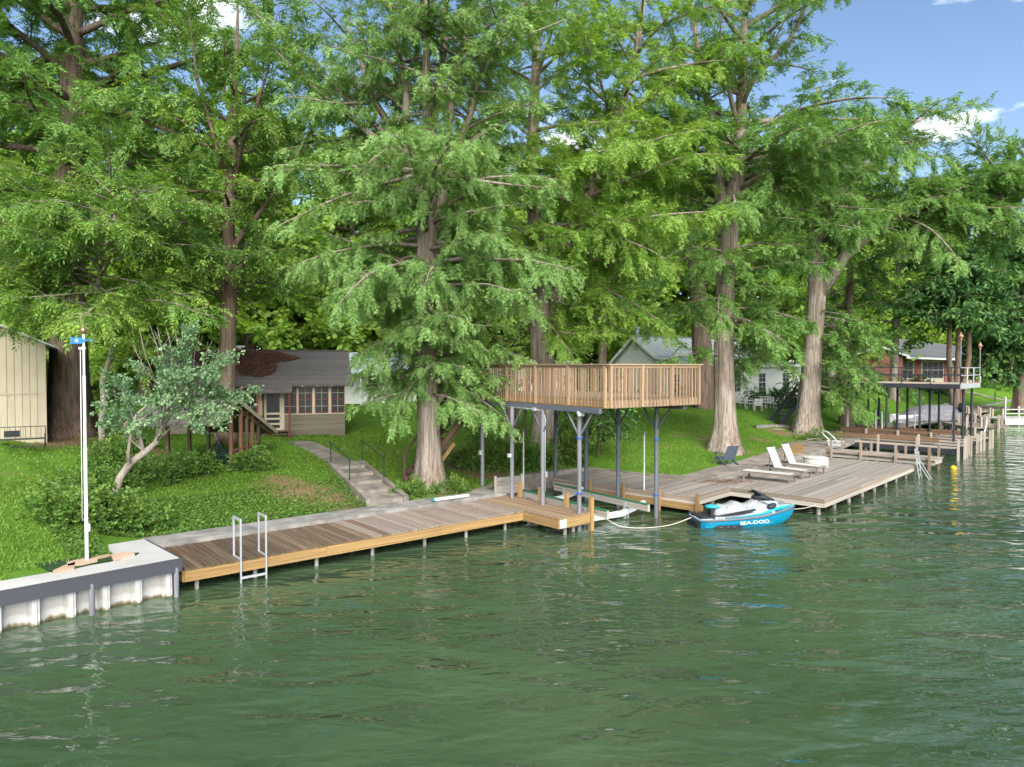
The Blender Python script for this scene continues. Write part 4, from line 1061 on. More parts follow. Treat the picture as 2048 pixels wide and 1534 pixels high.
bx(cb_, 'door_jamb', (-4.02, -.06, 1.42), (.08, .1, 2.1), red_frame); bx(cb_, 'door_jamb', (-3.07, -.05, 1.42), (.12, .06, 2.1), trim_cream)
def roofslab(parent, name, p00, p10, p11, p01, th, mat):
    a = [np.array(p, float) for p in (p00, p10, p11, p01)]
    nn = np.cross(a[1] - a[0], a[3] - a[0]); nn /= np.linalg.norm(nn)
    if nn[2] < 0: nn = -nn
    V = a + [p - nn * th for p in a]
    return ob(parent, name, V, [(0, 1, 2, 3), (7, 6, 5, 4), (0, 4, 5, 1), (1, 5, 6, 2), (2, 6, 7, 3), (3, 7, 4, 0)], mat)
yr = CD / 2
rf = roofslab(cb_, 'roof', (-CL - .4, -.45, EH - .12), (.4, -.45, EH - .12), (.4, yr, RH), (-CL - .4, yr, RH), .09, shingle)
roofslab(cb_, 'roof', (-CL - .4, yr, RH), (.4, yr, RH), (.4, CD + .5, EH - .12), (-CL - .4, CD + .5, EH - .12), .09, shingle)
bar(rf, 'ridge_cap', (-CL - .4, yr, RH + .015), (.4, yr, RH + .015), .24, .05, shingle)
for k in range(15):       # shingle courses, slightly proud
    f = (k + .02) / 15; y = -.45 + (yr + .45) * f; z = EH - .12 + (RH - EH + .12) * f
    bar(rf, 'shingle_course', (-CL - .39, y + .11, z + .058), (.39, y + .11, z + .058), .25, .012, shingle, up=(0, -.48, .87))
for xx in np.arange(-CL, .3, .72): bx(cb_, 'rafter_tail', (xx, -.26, EH - .15), (.05, .36, .09), trim_cream)
rod(rf, 'roof_vent', (-5.3, yr - .05, RH), (-5.3, yr - .05, RH + .18), .16, aluminium); bx(rf, 'vent_cap', (-5.3, yr - .05, RH + .2), (.5, .36, .1), aluminium)
# porch hood
roofslab(cb_, 'porch_roof', (-4.5, -1.25, EH - .42), (-2.62, -1.25, EH - .42), (-2.62, .0, EH + .14), (-4.5, .0, EH + .14), .08, shingle)
bx(cb_, 'porch_post', (-2.75, -1.1, 1.2), (.09, .09, 2.45), red_frame); bx(cb_, 'porch_post', (-4.25, -1.1, 1.2), (.09, .09, 2.45), red_frame)
for k in range(4): bx(cb_, 'porch_step', (-3.5, -.25 - .3 * k, .42 - .14 * k), (1.5, .3, .05), wood_brown)
for sx in (-4.2, -2.8): bar(cb_, 'step_stringer', (sx, 0, .42), (sx, -1.3, -.05), .05, .2, wood_brown)
bx(cb_, 'foundation_vent', (-1.6, -.03, .22), (.4, .02, .16), siding)
# leaf litter on the roof: a lumpy real heap of bits
rs = np.random.default_rng(5)
def litter(parent, name, P3, U, Vv, Nn, size, mat, loc=None):
    """many little flakes lying on a plane spanned by U,Vv"""
    k = len(P3); a = rs.uniform(0, 2 * np.pi, k); til = rs.normal(0, .35, (k, 2)); s = size * rs.uniform(.5, 1.4, k)
    d1 = np.cos(a)[:, None] * U + np.sin(a)[:, None] * Vv + til[:, :1] * Nn; d2 = -np.sin(a)[:, None] * U + np.cos(a)[:, None] * Vv + til[:, 1:] * Nn
    A = P3 - d1 * s[:, None]; B = P3 + d2 * s[:, None] * .3; C = P3 + d1 * s[:, None]; E_ = P3 - d2 * s[:, None] * .3
    V = np.stack([A, B, C, E_], 1).reshape(-1, 3)
    o = ob(parent, name, V, np.arange(4 * k).reshape(-1, 4).tolist(), mat); o['kind'] = 'stuff'
    return o
sl = np.array([0, yr + .45, RH - EH + .12]); sl_n = sl / np.linalg.norm(sl); nrm = np.array([0, -sl_n[2], sl_n[1]])
pts = []
while len(pts) < 9000:
    x, f = rs.uniform(-7.9, -2.0), rs.uniform(.2, .97)
    lo = .62 - .32 * math.exp(-((x + 5.0) / 1.5) ** 2) - (.25 if -4.5 < x < -3.4 else 0) + .1 * math.sin(x * 3.1) + .04 * math.sin(x * 9)
    hi = .97 if x < -3.6 else .97 - .16 * (x + 3.6)
    if x > -3.2: lo = .62 + .12 * (x + 3.2)
    if lo < f < hi:
        edge = min(f - lo, hi - f, .15) / .15
        pts.append(np.array([x, -.45, EH - .12]) + sl * f + nrm * (.07 + rs.uniform(0, .16) * edge))
litter(rf, 'leaf_litter', np.array(pts), np.array([1., 0, 0]), sl_n, nrm, .07, leafpile)
tube(rf, 'fallen_branch', [(-6.0, yr - 1.9, RH - .95), (-5.5, yr - 1.75, RH - .8), (-5.0, yr - 1.6, RH - .72), (-4.6, yr - 1.5, RH - .62)], [.03, .03, .025, .012], pile_mat, 6)

# ================================================================ stairs and handrails in the bank
d_ = st_top - st_bot; Ls = float(np.linalg.norm(d_)); sa_ = math.atan2(d_[1], d_[0])
zt_ = ground(*st_top) + .04; zb_ = .66
stp = thing('garden_steps', 'old concrete garden steps climbing the grassy bank', 'steps', (st_bot[0], st_bot[1], zb_), sa_)
nst = 5
for k in range(nst):
    x0 = Ls * k / nst; h = (zt_ - zb_) * (k + 1) / nst
    bx(stp, 'step', (x0 + Ls / nst / 2 + .02, 0, h / 2 - .25), (Ls / nst + .06, 1.05, h + .5), concrete_old)
for sy in (-.62, .62):
    ob(stp, 'side_curb', [(-.05, sy - .09, -.4), (Ls * .95, sy - .09, -.3), (Ls * .95, sy - .09, zt_ - zb_ + .08), (-.05, sy - .09, .16), (-.05, sy + .09, -.4), (Ls * .95, sy + .09, -.3), (Ls * .95, sy + .09, zt_ - zb_ + .08), (-.05, sy + .09, .16)],
       [(0, 1, 2, 3), (7, 6, 5, 4), (3, 2, 6, 7), (0, 3, 7, 4), (1, 5, 6, 2)], concrete_old)
iron = M('iron_green', (.03, .045, .04), (.02, .03, .028), (5, 5, 5), .55, .02)
for sy, lb in ((.62, 'dark iron handrail on the cabin side of the garden steps'), (-.62, 'dark iron handrail on the tree side of the garden steps')):
    hr = thing('handrail', lb, 'handrail', (st_bot[0], st_bot[1], zb_), sa_, 'iron handrails at the garden steps')
    za, zb2 = (zt_ - zb_) * .42, (zt_ - zb_) * .92
    rod(hr, 'post', (Ls * .42, sy, za - .1), (Ls * .42, sy, za + .88), .024, iron); rod(hr, 'post', (Ls * .93, sy, zb2 - .1), (Ls * .93, sy, zb2 + .88), .024, iron)
    rod(hr, 'rail', (Ls * .40, sy, za + .88), (Ls * .95, sy, zb2 + .9), .022, iron)

# ================================================================ garden shelter
shf = P(463, 945, 1.05)
zsh = 1.05
sh = thing('garden_shelter', 'open timber shelter with shingle gable roof and red-brown posts', 'shelter', (shf[0], shf[1], zsh), R(0))
SDp = 3.6
bx(sh, 'floor', (-1.15, SDp / 2 - .1, -.12), (3.1, SDp + .4, .2), wood_grey)
yr2, zr2, pit = .3, 2.8, .37
roofz = lambda y: zr2 - pit * abs(y - yr2) - (.0 if y > yr2 else 0)
xl, xr = -2.95, .12
roofslab(sh, 'roof', (xl, yr2, zr2), (xr, yr2, zr2), (xr, 4.75, roofz(4.75)), (xl, 4.75, roofz(4.75)), .08, shingle)
roofslab(sh, 'roof', (xl, yr2, zr2), (xr, yr2, zr2), (xr, -1.9, roofz(-1.9)), (xl, -1.9, roofz(-1.9)), .08, shingle)
for xx in (xl - .03, xr + .03):
    for ye in (4.8, -1.95): bar(sh, 'barge_board', (xx, yr2, zr2 - .06), (xx, ye, roofz(ye) - .06), .04, .17, trim_cream)
for px_, py_ in ((0, 0), (.03, .9), (.03, 1.5), (.03, 2.1), (.03, 2.8), (-2.4, 0), (-2.4, SDp), (-2.4, 1.8)):
    bar(sh, 'post', (px_, py_, -.3), (px_, py_, roofz(py_) - .08), .12, .12, wood_red if py_ in (0, .9, 2.1) else wood_brown, up=(0, 1, 0))
bar(sh, 'header_beam', (-2.6, 0, roofz(0) - .2), (.1, 0, roofz(0) - .2), .08, .16, wood_brown)
bar(sh, 'side_beam', (.03, .1, roofz(.1) - .22), (.03, 4.4, roofz(4.4) - .22), .06, .16, wood_brown)
for (a, b_) in (((.0, 0), (.05, 2.8)), ((-2.4, 0), (-3.2, .4))):
    a = np.array(a); b_ = np.array(b_)
    bar(sh, 'rail', (*a, .82), (*b_, .82), .05, .08, wood_red)
    for k in range(1, 8 if a[0] == 0 else 5):
        q = a + (b_ - a) * k / 8 if a[0] == 0 else a + (b_ - a) * k / 5
        bar(sh, 'baluster', (*q, .05), (*q, .8), .04, .04, wood_red, up=(0, 1, 0))
# chairs, bag inside
green_m = M('chair_green', (.035, .07, .065), (.025, .05, .045), (5, 5, 5), .5, .08)
for k, (x_, y_, rz2, lb) in enumerate(((-.42, .35, 80, 'green metal chair closest to the shelter corner post'), (-.5, 1.1, 95, 'green metal chair behind the foremost one in the shelter'), (-.95, 1.7, 60, 'green metal chair at the back of the shelter'))):
    wpt = sh.matrix_basis @ Vector((x_, y_, -.0))
    c_ = thing('metal_chair', lb, 'chair', tuple(wpt), R(rz2), 'green chairs in the shelter')
    for sx, sy in ((-.22, -.22), (.22, -.22)): rod(c_, 'leg', (sx, sy, 0), (sx, sy, .62), .016, green_m)
    for sx in (-.22, .22): tube(c_, 'back_leg', [(sx, .22, 0), (sx, .22, .45), (sx * .95, .3, .85), (sx * .4, .33, 1.02)], .016, green_m, 6)
    tube(c_, 'back_hoop', [(-.2, .28, .75), (-.12, .32, .98), (0, .335, 1.06), (.12, .32, .98), (.2, .28, .75)], .016, green_m, 6)
    for sx in (-.1, 0, .1): rod(c_, 'back_bar', (sx, .24, .46), (sx, .33, 1.02), .009, green_m)
    bx(c_, 'seat', (0, 0, .45), (.46, .46, .03), green_m)
    for sx in (-.23, .23): rod(c_, 'arm', (sx, -.22, .63), (sx, .26, .66), .018, green_m)
wpt = sh.matrix_basis @ Vector((-1.85, .45, 0))
bgm = M('bag_white', (.55, .56, .60), (.42, .43, .47), (8, 8, 8), .6, 0, bump=.4)
bag = thing('plastic_bag', 'white plastic bag on the shelter floor', 'bag', tuple(wpt))
lathe(bag, 'bag', [(.16, 0), (.2, .08), (.19, .22), (.13, .34), (.05, .40), (.08, .47)], bgm, 9)

# ================================================================ beige two-storey shed at the left edge
be = M('beige_panel', (.46, .40, .30), (.41, .355, .265), (2, 2, 1.2), .75, .03)
be_d = M('beige_groove', (.30, .26, .19), (.25, .21, .15), (2, 2, 2), .8, .03)
sg_ = G(91, 886); szz = ground(sg_[0], sg_[1]) - .05
shd = thing('beige_shed', 'tall beige panelled shed with a pale metal roof edge at the left', 'shed', (sg_[0], sg_[1], szz), R(35))
HS = 4.45
bx(shd, 'core_wall', (-4.03, 3.0, HS / 2 - .1), (8, 5.9, HS - .2), be_d)
gx = lambda x: HS + (-x) * .46 if x > -4 else HS + (8 + x) * .46
x = 0.; k = 0
while x > -7.9:
    w = .27
    for z0_, z1_ in ((.25, 2.18), (2.24, None)):
        za1, za2 = (gx(x) - .05, gx(x - w + .015) - .05) if z1_ is None else (z1_, z1_)
        ob(shd, 'wall_panel', [(x, 0, z0_), (x - w + .015, 0, z0_), (x - w + .015, 0, za2), (x, 0, za1), (x, .04, z0_), (x - w + .015, .04, z0_), (x - w + .015, .04, za2), (x, .04, za1)],
           [(1, 0, 3, 2), (0, 4, 7, 3), (5, 1, 2, 6), (2, 3, 7, 6), (0, 1, 5, 4)], be)
    x -= w; k += 1
bar(shd, 'belt_board', (0, -.012, 2.21), (-7.9, -.012, 2.21), .03, .05, be)
bx(shd, 'corner_board', (.03, 0, HS / 2), (.06, .1, HS), be); bx(shd, 'plinth', (-4, .01, .12), (8, .05, .24), be)
ob(shd, 'gable_core', [(-.05, .06, HS - .2), (-8, .06, HS - .2), (-4, .06, HS + 1.75), (-.05, 5.9, HS - .2), (-8, 5.9, HS - .2), (-4, 5.9, HS + 1.75)], [(0, 1, 2), (5, 4, 3)], be_d)
metal_roof = M('metal_roof_pale', (.56, .57, .57), (.47, .48, .48), (1, 1, 1), .4, .03, metal=.15)
roofslab(shd, 'roof', (.55, -.3, HS - .22), (.55, 6.3, HS - .22), (-4, 6.3, HS + 1.87), (-4, -.3, HS + 1.87), .07, metal_roof)
roofslab(shd, 'roof', (-8.5, -.3, HS - .22), (-8.5, 6.3, HS - .22), (-4, 6.3, HS + 1.87), (-4, -.3, HS + 1.87), .07, metal_roof)
bx(shd, 'wall_vent', (-1.2, -.01, .52), (.55, .04, .26), hull_dark)
brickm = M('brick', (.20, .12, .07), (.12, .07, .04), (6, 6, 6), .9, .2)
chm = thing('brick_chimney', 'brown brick chimney rising behind the beige shed roof', 'chimney', (shd.location.x - 4.2, shd.location.y + 2.5, szz), R(35))
for k in range(8):
    for j in range(2): bx(chm, 'brick', (-.3 + j * .46, -.4 if k % 2 else -.39, HS + 2.2 - k * .24 + .6), (.45, .03, .225), brickm)
bx(chm, 'stack', (-.07, 0, (HS + 2.9) / 2), (.95, .76, HS + 2.9), brickm)
# iron glider bench by the shed
gb = G(40, 897)
gl = thing('iron_bench', 'black wrought-iron glider bench in front of the beige shed', 'bench', gb, R(30))
for sx in (-.85, .85):
    tube(gl, 'side_frame', [(sx, -.35, 0), (sx, -.35, .45), (sx, -.2, .58), (sx, .25, .56), (sx, .3, .85)], .018, iron, 6); tube(gl, 'side_frame', [(sx, .35, 0), (sx, .3, .4), (sx, .33, .85)], .018, iron, 6)
bx(gl, 'seat', (0, -.02, .38), (1.7, .5, .03), iron); rod(gl, 'back_rail', (-.85, .3, .85), (.85, .3, .85), .016, iron); rod(gl, 'base_rail', (-.85, -.35, .1), (.85, -.35, .1), .02, iron)
for k in range(9): rod(gl, 'back_bar', (-.7 + .175 * k, .28, .4), (-.7 + .175 * k, .3, .85), .008, iron)

# ================================================================ white house with green-grey metal roof
white_clap = M('white_clapboard', (.66, .67, .63), (.60, .61, .57), (1, 1, 1), .7, .02)
roof_green = M('roof_greygreen', (.44, .48, .48), (.37, .41, .41), (.6, .6, .6), .42, .03, metal=.2)
KH = np.array([14.7, 55.0]); hz = ground(14.7, 55.) - .1
wh = thing('white_house', 'white clapboard house with a grey-green metal roof beyond the lawn', 'house', (KH[0], KH[1], hz), R(35))
HL, HG = 13.2, 10.
zz0 = 5.12 - hz; zk = 5.8 - hz; za_ = 7.5 - hz; zl = 5.2 - hz
prof = [(0, zz0), (4.5, zk), (7.15, za_), (10, zl)]
ob(wh, 'wall', [(0, 0, 0), (HL, 0, 0), (HL, HG, 0), (0, HG, 0)] + [(x_, y_, z_) for x_ in (0, HL) for y_, z_ in prof], [(0, 3, 7, 6, 5, 4), (1, 8, 9, 10, 11, 2), (0, 4, 8, 1), (3, 2, 11, 7)], white_clap)
for k in range(26):
    z_ = .3 + k * .20
    def ext(z):
        lo = 0 if z < zz0 else np.interp(z, [zz0, zk, za_], [0, 4.5, 7.15]); hi = 10 if z < zl else np.interp(z, [zl, za_], [10, 7.15]); return lo, hi
    if z_ < za_ - .15:
        lo, hi = ext(z_ + .1); bar(wh, 'clapboard', (-.02, lo, z_), (-.02, hi, z_), .03, .185, white_clap)
    if z_ < zz0 - .2: bar(wh, 'clapboard', (0, -.02, z_), (HL, -.02, z_), .03, .185, white_clap)
ov = .45
rr_ = []
for (ya, zaa), (yb, zbb) in zip(prof[:-1], prof[1:]):
    if ya == 0: dz = (zbb - zaa) / (yb - ya); ya -= ov; zaa -= ov * dz
    if yb == 10: dz = (zbb - zaa) / (yb - ya); yb += ov; zbb += ov * dz
    o = roofslab(wh, 'roof', (-ov, ya, zaa + .12), (HL + ov, ya, zaa + .12), (HL + ov, yb, zbb + .12), (-ov, yb, zbb + .12), .08, roof_green)
    bar(wh, 'barge_board', (-ov - .03, ya, zaa), (-ov - .03, yb, zbb), .04, .22, white_clap)
    for xx in np.arange(0, HL, .55): bar(o, 'standing_seam', (xx, ya, zaa + .145), (xx, yb, zbb + .145), .03, .05, roof_green)
bar(wh, 'eave_board', (-ov, -ov - .02, zz0 - .02), (HL + ov, -ov - .02, zz0 - .02), .04, .2, white_clap)
bar(o, 'ridge_cap', (-ov, 7.15, za_ + .15), (HL + ov, 7.15, za_ + .15), .3, .04, roof_green)
rod(o, 'stove_pipe', (.3, 7.3, za_), (.3, 7.3, za_ + .75), .16, aluminium); lathe(o, 'pipe_cap', [(.16, 0), (.26, .02), (.26, .14), (.1, .2)], aluminium, 12, loc=(.3, 7.3, za_ + .75))
bx(wh, 'gable_vent', (-.05, 7.1, za_ - .85), (.04, .5, .45), trim_cream)
for wx in (.9, 4.2, 7.5, 10.8): window(wh, wx, 1.7, .95, 1.5, white_clap, white_clap, y=-.05)
wdw = window(wh, 0, 0, .9, 1.4, white_clap, white_clap); wdw.location = (-.05, 2.4, 1.7); wdw.rotation_euler = (0, 0, R(-90))
# long white-roofed building behind the deck, and the small blue-roofed one left of it
wr = D(1040, 720, 66); wz = ground(wr[0], wr[1])
sr = thing('white_outbuilding', 'low white building with a flat white roof behind the raised deck', 'building', (wr[0], wr[1], wz), R(6))
bx(sr, 'wall', (1, 2, 1.3), (7.6, 4, 2.6), white_clap); bx(sr, 'roof', (1, 2, 2.75), (9, 5, .22), metal_roof)
for wx in (-1.2, 1., 3.2): window(sr, wx, 1.5, 1.1, 1.1, white_clap, hull_grey, y=-.04)
br_ = D(765, 745, 56); bzz = ground(br_[0], br_[1])
roof_blue = M('roof_pale_blue', (.42, .48, .56), (.34, .40, .48), (.6, .6, .6), .4, .03, metal=.1)
bh = thing('blue_roof_house', 'pale house with a bluish metal roof right of the cabin', 'house', (br_[0], br_[1], bzz), R(8))
bx(bh, 'wall', (0, 2.5, 1.35), (6.4, 5, 2.7), white_clap)
roofslab(bh, 'roof', (-3.9, -1.4, 2.45), (3.6, -1.4, 2.45), (3.6, 2.5, 4.1), (-3.9, 2.5, 4.1), .1, roof_blue)
roofslab(bh, 'roof', (-3.9, 2.5, 4.1), (3.6, 2.5, 4.1), (3.6, 5.6, 2.6), (-3.9, 5.6, 2.6), .1, roof_blue)
window(bh, 1.2, 1.6, .9, 1.2, white_clap, white_clap, y=-.05); window(bh, -.8, 1.6, .9, 1.2, white_clap, white_clap, y=-.05)
for xx in (-3.6, -1.6, .4, 3.2): bx(bh, 'porch_post', (xx, -1.25, 1.2), (.1, .1, 2.4), white_clap)

# ================================================================ red house far right
red_wall = M('red_wall', (.27, .10, .082), (.22, .08, .066), (3, 3, 3), .8, .05)
roof_slate = M('roof_slate', (.14, .145, .155), (.10, .105, .115), (5, 5, 5), .9, .03)
rh0 = D(1795, 770, 90); rhz = ground(rh0[0], rh0[1]) - .1
rh = thing('red_house', 'low red house with a slate-grey roof behind the steel dock', 'house', (rh0[0], rh0[1], rhz), R(8))
bx(rh, 'wall', (3.6, 4, 1.5), (13.5, 7.8, 3.0), trim_cream)
for xx in (-.9, 2.45, 6.1, 9.6): bx(rh, 'brick_pier', (xx, .07, 1.35), (.75, .1, 2.7), red_wall)
roofslab(rh, 'roof', (-.2, -1.6, 2.9), (11, -1.6, 2.55), (10, 4, 4.4), (.4, 4, 5.5), .12, roof_slate)
roofslab(rh, 'roof', (-.2, 9, 2.7), (11, 9, 2.4), (10, 4, 4.4), (.4, 4, 5.5), .12, roof_slate)
bar(rh, 'eave_board', (-.2, -1.65, 2.82), (5.2, -1.65, 2.66), .05, .2, white_clap); bar(rh, 'eave_board', (5.2, -1.65, 2.66), (11, -1.65, 2.45), .05, .2, white_clap)
ob(rh, 'gable_wall', [(-6, -1.2, 0), (-.3, -1.2, 0), (-.3, -1.2, 3.0), (-3.4, -1.2, 4.0), (-6, -1.2, 3.0), (-6, 4, 0), (-.3, 4, 0), (-.3, 4, 3.0), (-3.4, 4, 4.0), (-6, 4, 3.0)], [(0, 1, 2, 3, 4), (1, 6, 7, 2), (5, 0, 4, 9)], red_wall)
roofslab(rh, 'roof', (-3.4, -1.6, 4.15), (-3.4, 5, 4.15), (.2, 5, 3.0), (.2, -1.6, 3.0), .1, roof_slate); roofslab(rh, 'roof', (-3.4, -1.6, 4.15), (-3.4, 5, 4.15), (-6.6, 5, 3.0), (-6.6, -1.6, 3.0), .1, roof_slate)
for sx in (.2, -6.6): bar(rh, 'barge_board', (-3.4, -1.63, 4.1), (sx, -1.63, 2.95), .05, .18, white_clap)
for wx, ww in ((.6, 2.6), (4.3, 2.6), (7.9, 2.2)): window(rh, wx, 1.45, ww, 1.9, white_clap, white_clap, y=.06, cols=4, rows=2)
for k in range(5): bar(rh, 'red_clapboard', (-5.95, -1.215, .6 + .5 * k), (-.35, -1.215, .6 + .5 * k), .03, .46, red_wall)  # red boards standing slightly proud of the gable wall
w2 = D(1880, 760, 108); w2z = ground(w2[0], w2[1])
wh2 = thing('porch_house', 'white-roofed house with a columned porch behind the red house', 'house', (w2[0], w2[1], w2z), R(5))
bx(wh2, 'wall', (0, 5, 2.0), (13, 8, 4.0), trim_cream)
roofslab(wh2, 'roof', (-7, -.6, 4.0), (7.4, -.6, 4.0), (6, 5, 6.9), (-7, 5, 6.9), .12, metal_roof)
roofslab(wh2, 'roof', (-7, 10, 4.0), (7.4, 10, 4.0), (6, 5, 6.9), (-7, 5, 6.9), .12, metal_roof)
roofslab(wh2, 'roof', (4.2, -2.2, 3.55), (10.6, -2.2, 3.55), (9.2, 4, 4.6), (4.2, 4, 4.6), .12, metal_roof)
bx(wh2, 'porch_floor', (7.2, 1, .5), (6, 6, .25), trim_cream)
for xx in (4.6, 6.6, 8.4, 10.0): bx(wh2, 'porch_column', (xx, -1.9, 2.0), (.28, .28, 3.1), trim_cream)
for zz in (.9, 1.4): bar(wh2, 'porch_rail', (4.6, -1.9, zz), (10.0, -1.9, zz), .08, .1, white_clap)
for wx in (-1.5, 1.5, 5.2): window(wh2, wx, 2.3, 1.2, 1.6, white_clap, white_clap, y=.95)
rh.scale = (1.15, 1.15, 1.12); wh2.scale = (1.2, 1.2, 1.15)
# dark fence behind, far right
fb = D(2010, 740, 122)
fc = thing('board_fence', 'dark board fence behind the far right lawn', 'fence', (fb[0] - 4, fb[1], ground(fb[0], fb[1])), R(10))
for k in range(40): bx(fc, 'fence_board', (k * .52, 0, 1.1), (.5, .04, 2.2 + .03 * math.sin(k)), steel_black)

# ---------------------------------------------------------------- garden furniture far off
def simple_chair(label, p, rz, mat, group):
    t = thing('garden_chair', label, 'chair', p, rz, group)
    for sx, sy in ((-.25, -.25), (.25, -.25), (-.25, .25), (.25, .25)): rod(t, 'leg', (sx, sy, 0), (sx, sy, .42 if sy < 0 else .9), .022, mat)
    bx(t, 'seat', (0, 0, .42), (.52, .52, .04), mat)
    for k in range(4): bx(t, 'back_slat', (0, .25, .52 + .11 * k), (.5, .025, .07), mat)
    for sx in (-.27, .27): bx(t, 'arm', (sx, 0, .64), (.05, .52, .03), mat)
    return t
wch = 'white garden chairs by the white house'
for px_, py_, rz2, lb in ((1490, 812, 20, 'white garden chair furthest left by the white table'), (1500, 818, 60, 'white garden chair left of centre by the white table'), (1516, 822, 170, 'white garden chair in front of the white table'),
                          (1531, 816, 110, 'white garden chair right of centre by the white table'), (1543, 817, 140, 'white garden chair furthest right by the white table')):
    simple_chair(lb, G(px_, py_), R(rz2), white_paint, wch)
gt = G(1522, 812)
ptb = thing('garden_table', 'round white garden table on the lawn by the white house', 'table', gt)
lathe(ptb, 'top', [(.72, .72), (.75, .74), (.75, .77), (.7, .78)], white_paint, 24); rod(ptb, 'stem', (0, 0, 0), (0, 0, .74), .06, white_paint); lathe(ptb, 'foot', [(.35, 0), (.35, .04), (.08, .1)], white_paint, 16)
for px_, py_, lb in ((1985, 771, 'dark round-backed chair left on the far lawn'), (2002, 770, 'dark round-backed chair in the middle of the far lawn'), (2030, 773, 'dark round-backed chair right on the far lawn')):
    simple_chair(lb, G(px_, py_), R(170), steel_black, 'dark chairs on the far lawn')
# black stair with rails on the far lawn
bs = G(1562, 852)
bst = thing('black_stair', 'black steel stair with handrails behind the forked cypress', 'stair', bs, R(38))
for o_ in (0, 1.0):
    bar(bst, 'stringer', (0, o_, .1), (3.4, o_, 2.3), .06, .28, steel_black)
    for zo in (.95, .5): bar(bst, 'rail', (0, o_, .1 + zo), (3.4, o_, 2.3 + zo), .04, .04, steel_black)
    for k in (0., .5, 1.): rod(bst, 'rail_post', (3.4 * k, o_, .1 + 2.2 * k), (3.4 * k, o_, 1.05 + 2.2 * k), .025, steel_black)
for k in range(10): bx(bst, 'tread', (.2 + .34 * k, .5, .2 + .22 * k), (.3, .95, .04), steel_black)
for px_, py_, k in ((1880, 790, 0), (1892, 792, 1), (1990, 802, 2)):
    g_ = G(px_, py_)
    t = thing('fence_post', ('short dark post on the far lawn, leftmost of three', 'short dark post on the far lawn, middle of three', 'short dark post on the far lawn, rightmost of three')[k], 'post', g_, 0, 'dark posts on the far lawn')
    rod(t, 'post', (0, 0, 0), (0, 0, 1.1), .06, steel_black); lathe(t, 'cap', [(.07, 1.1), (.08, 1.13), (.02, 1.18)], steel_black, 8)

# ================================================================ vegetation
def bark(name, c1, c2, c3):
    m_ = bpy.data.materials.new(name); m_.use_nodes = True
    t = m_.node_tree; n = t.nodes; L = t.links; b = n['Principled BSDF']
    tcx = n.new('ShaderNodeTexCoord')
    def nse(sc, det, dist=0):
        mp = n.new('ShaderNodeMapping'); mp.inputs['Scale'].default_value = sc; L.new(tcx.outputs['Object'], mp.inputs[0])
        q = n.new('ShaderNodeTexNoise'); q.inputs['Scale'].default_value = 1; q.inputs['Detail'].default_value = det; q.inputs['Roughness'].default_value = .65; q.inputs['Distortion'].default_value = dist
        L.new(mp.outputs[0], q.inputs['Vector']); return q
    q1 = nse((13, 13, .75), 6, .6); q2 = nse((1.1, 1.1, .5), 4)
    rp = n.new('ShaderNodeValToRGB'); e = rp.color_ramp.elements
    e[0].position, e[0].color = .36, (*c2, 1); e[1].position, e[1].color = .62, (*c1, 1); L.new(q1.outputs[0], rp.inputs[0])
    mr = n.new('ShaderNodeMapRange'); mr.inputs[1].default_value = .4; mr.inputs[2].default_value = .65; L.new(q2.outputs[0], mr.inputs[0])
    mix = n.new('ShaderNodeMix'); mix.data_type = 'RGBA'; mix.blend_type = 'MULTIPLY'; mix.inputs[7].default_value = (*c3, 1)
    L.new(mr.outputs[0], mix.inputs[0]); L.new(rp.outputs[0], mix.inputs[6]); L.new(mix.outputs[2], b.inputs['Base Color'])
    b.inputs['Roughness'].default_value = .95; b.inputs['Specular IOR Level'].default_value = .1
    bp = n.new('ShaderNodeBump'); bp.inputs['Strength'].default_value = 1; bp.inputs['Distance'].default_value = .06
    L.new(q1.outputs[0], bp.inputs['Height']); L.new(bp.outputs[0], b.inputs['Normal'])
    return m_
bark_cypress = bark('bark_cypress', (.44, .38, .325), (.19, .15, .122), (.66, .60, .55))
bark_dark = bark('bark_dark', (.27, .205, .165), (.11, .08, .065), (.7, .66, .62))
bark_brown = bark('bark_brown', (.28, .215, .17), (.12, .085, .065), (.65, .6, .55))
bark_pale = bark('bark_pale', (.42, .38, .33), (.26, .22, .18), (.55, .5, .45))

lf_cyp = leafmat('leaf_cypress', (0.071, 0.150, 0.040), (0.149, 0.291, 0.071), (0.267, 0.431, 0.122), .36)
lf_cyp_blue = leafmat('leaf_cypress_front', (0.081, 0.163, 0.046), (0.169, 0.308, 0.084), (0.299, 0.457, 0.151), .34)
lf_cyp_lime = leafmat('leaf_cypress_lime', (0.079, 0.165, 0.033), (0.183, 0.338, 0.057), (0.351, 0.507, 0.114), .40)
lf_pecan = leafmat('leaf_pecan', (0.051, 0.125, 0.032), (0.117, 0.243, 0.055), (0.319, 0.452, 0.083), .38)
lf_dark = leafmat('leaf_dark', (0.024, 0.071, 0.026), (0.061, 0.150, 0.045), (0.204, 0.373, 0.080), .28)
lf_back = leafmat('leaf_back', (0.077, 0.156, 0.034), (0.173, 0.313, 0.055), (0.332, 0.494, 0.097), .48)  # brightened colour and translucency stand in for sunlight blocked by the front trees
lf_priv = leafmat('leaf_privet', (0.053, 0.118, 0.048), (0.128, 0.238, 0.111), (0.289, 0.425, 0.209), .22, .35, .5)
lf_vine = leafmat('leaf_vine', (0.047, 0.110, 0.024), (0.109, 0.225, 0.046), (0.263, 0.359, 0.080), .36)
lf_grass = leafmat('leaf_grass', (0.078, 0.161, 0.022), (0.163, 0.284, 0.040), (0.263, 0.359, 0.088), .36, .6, .15)

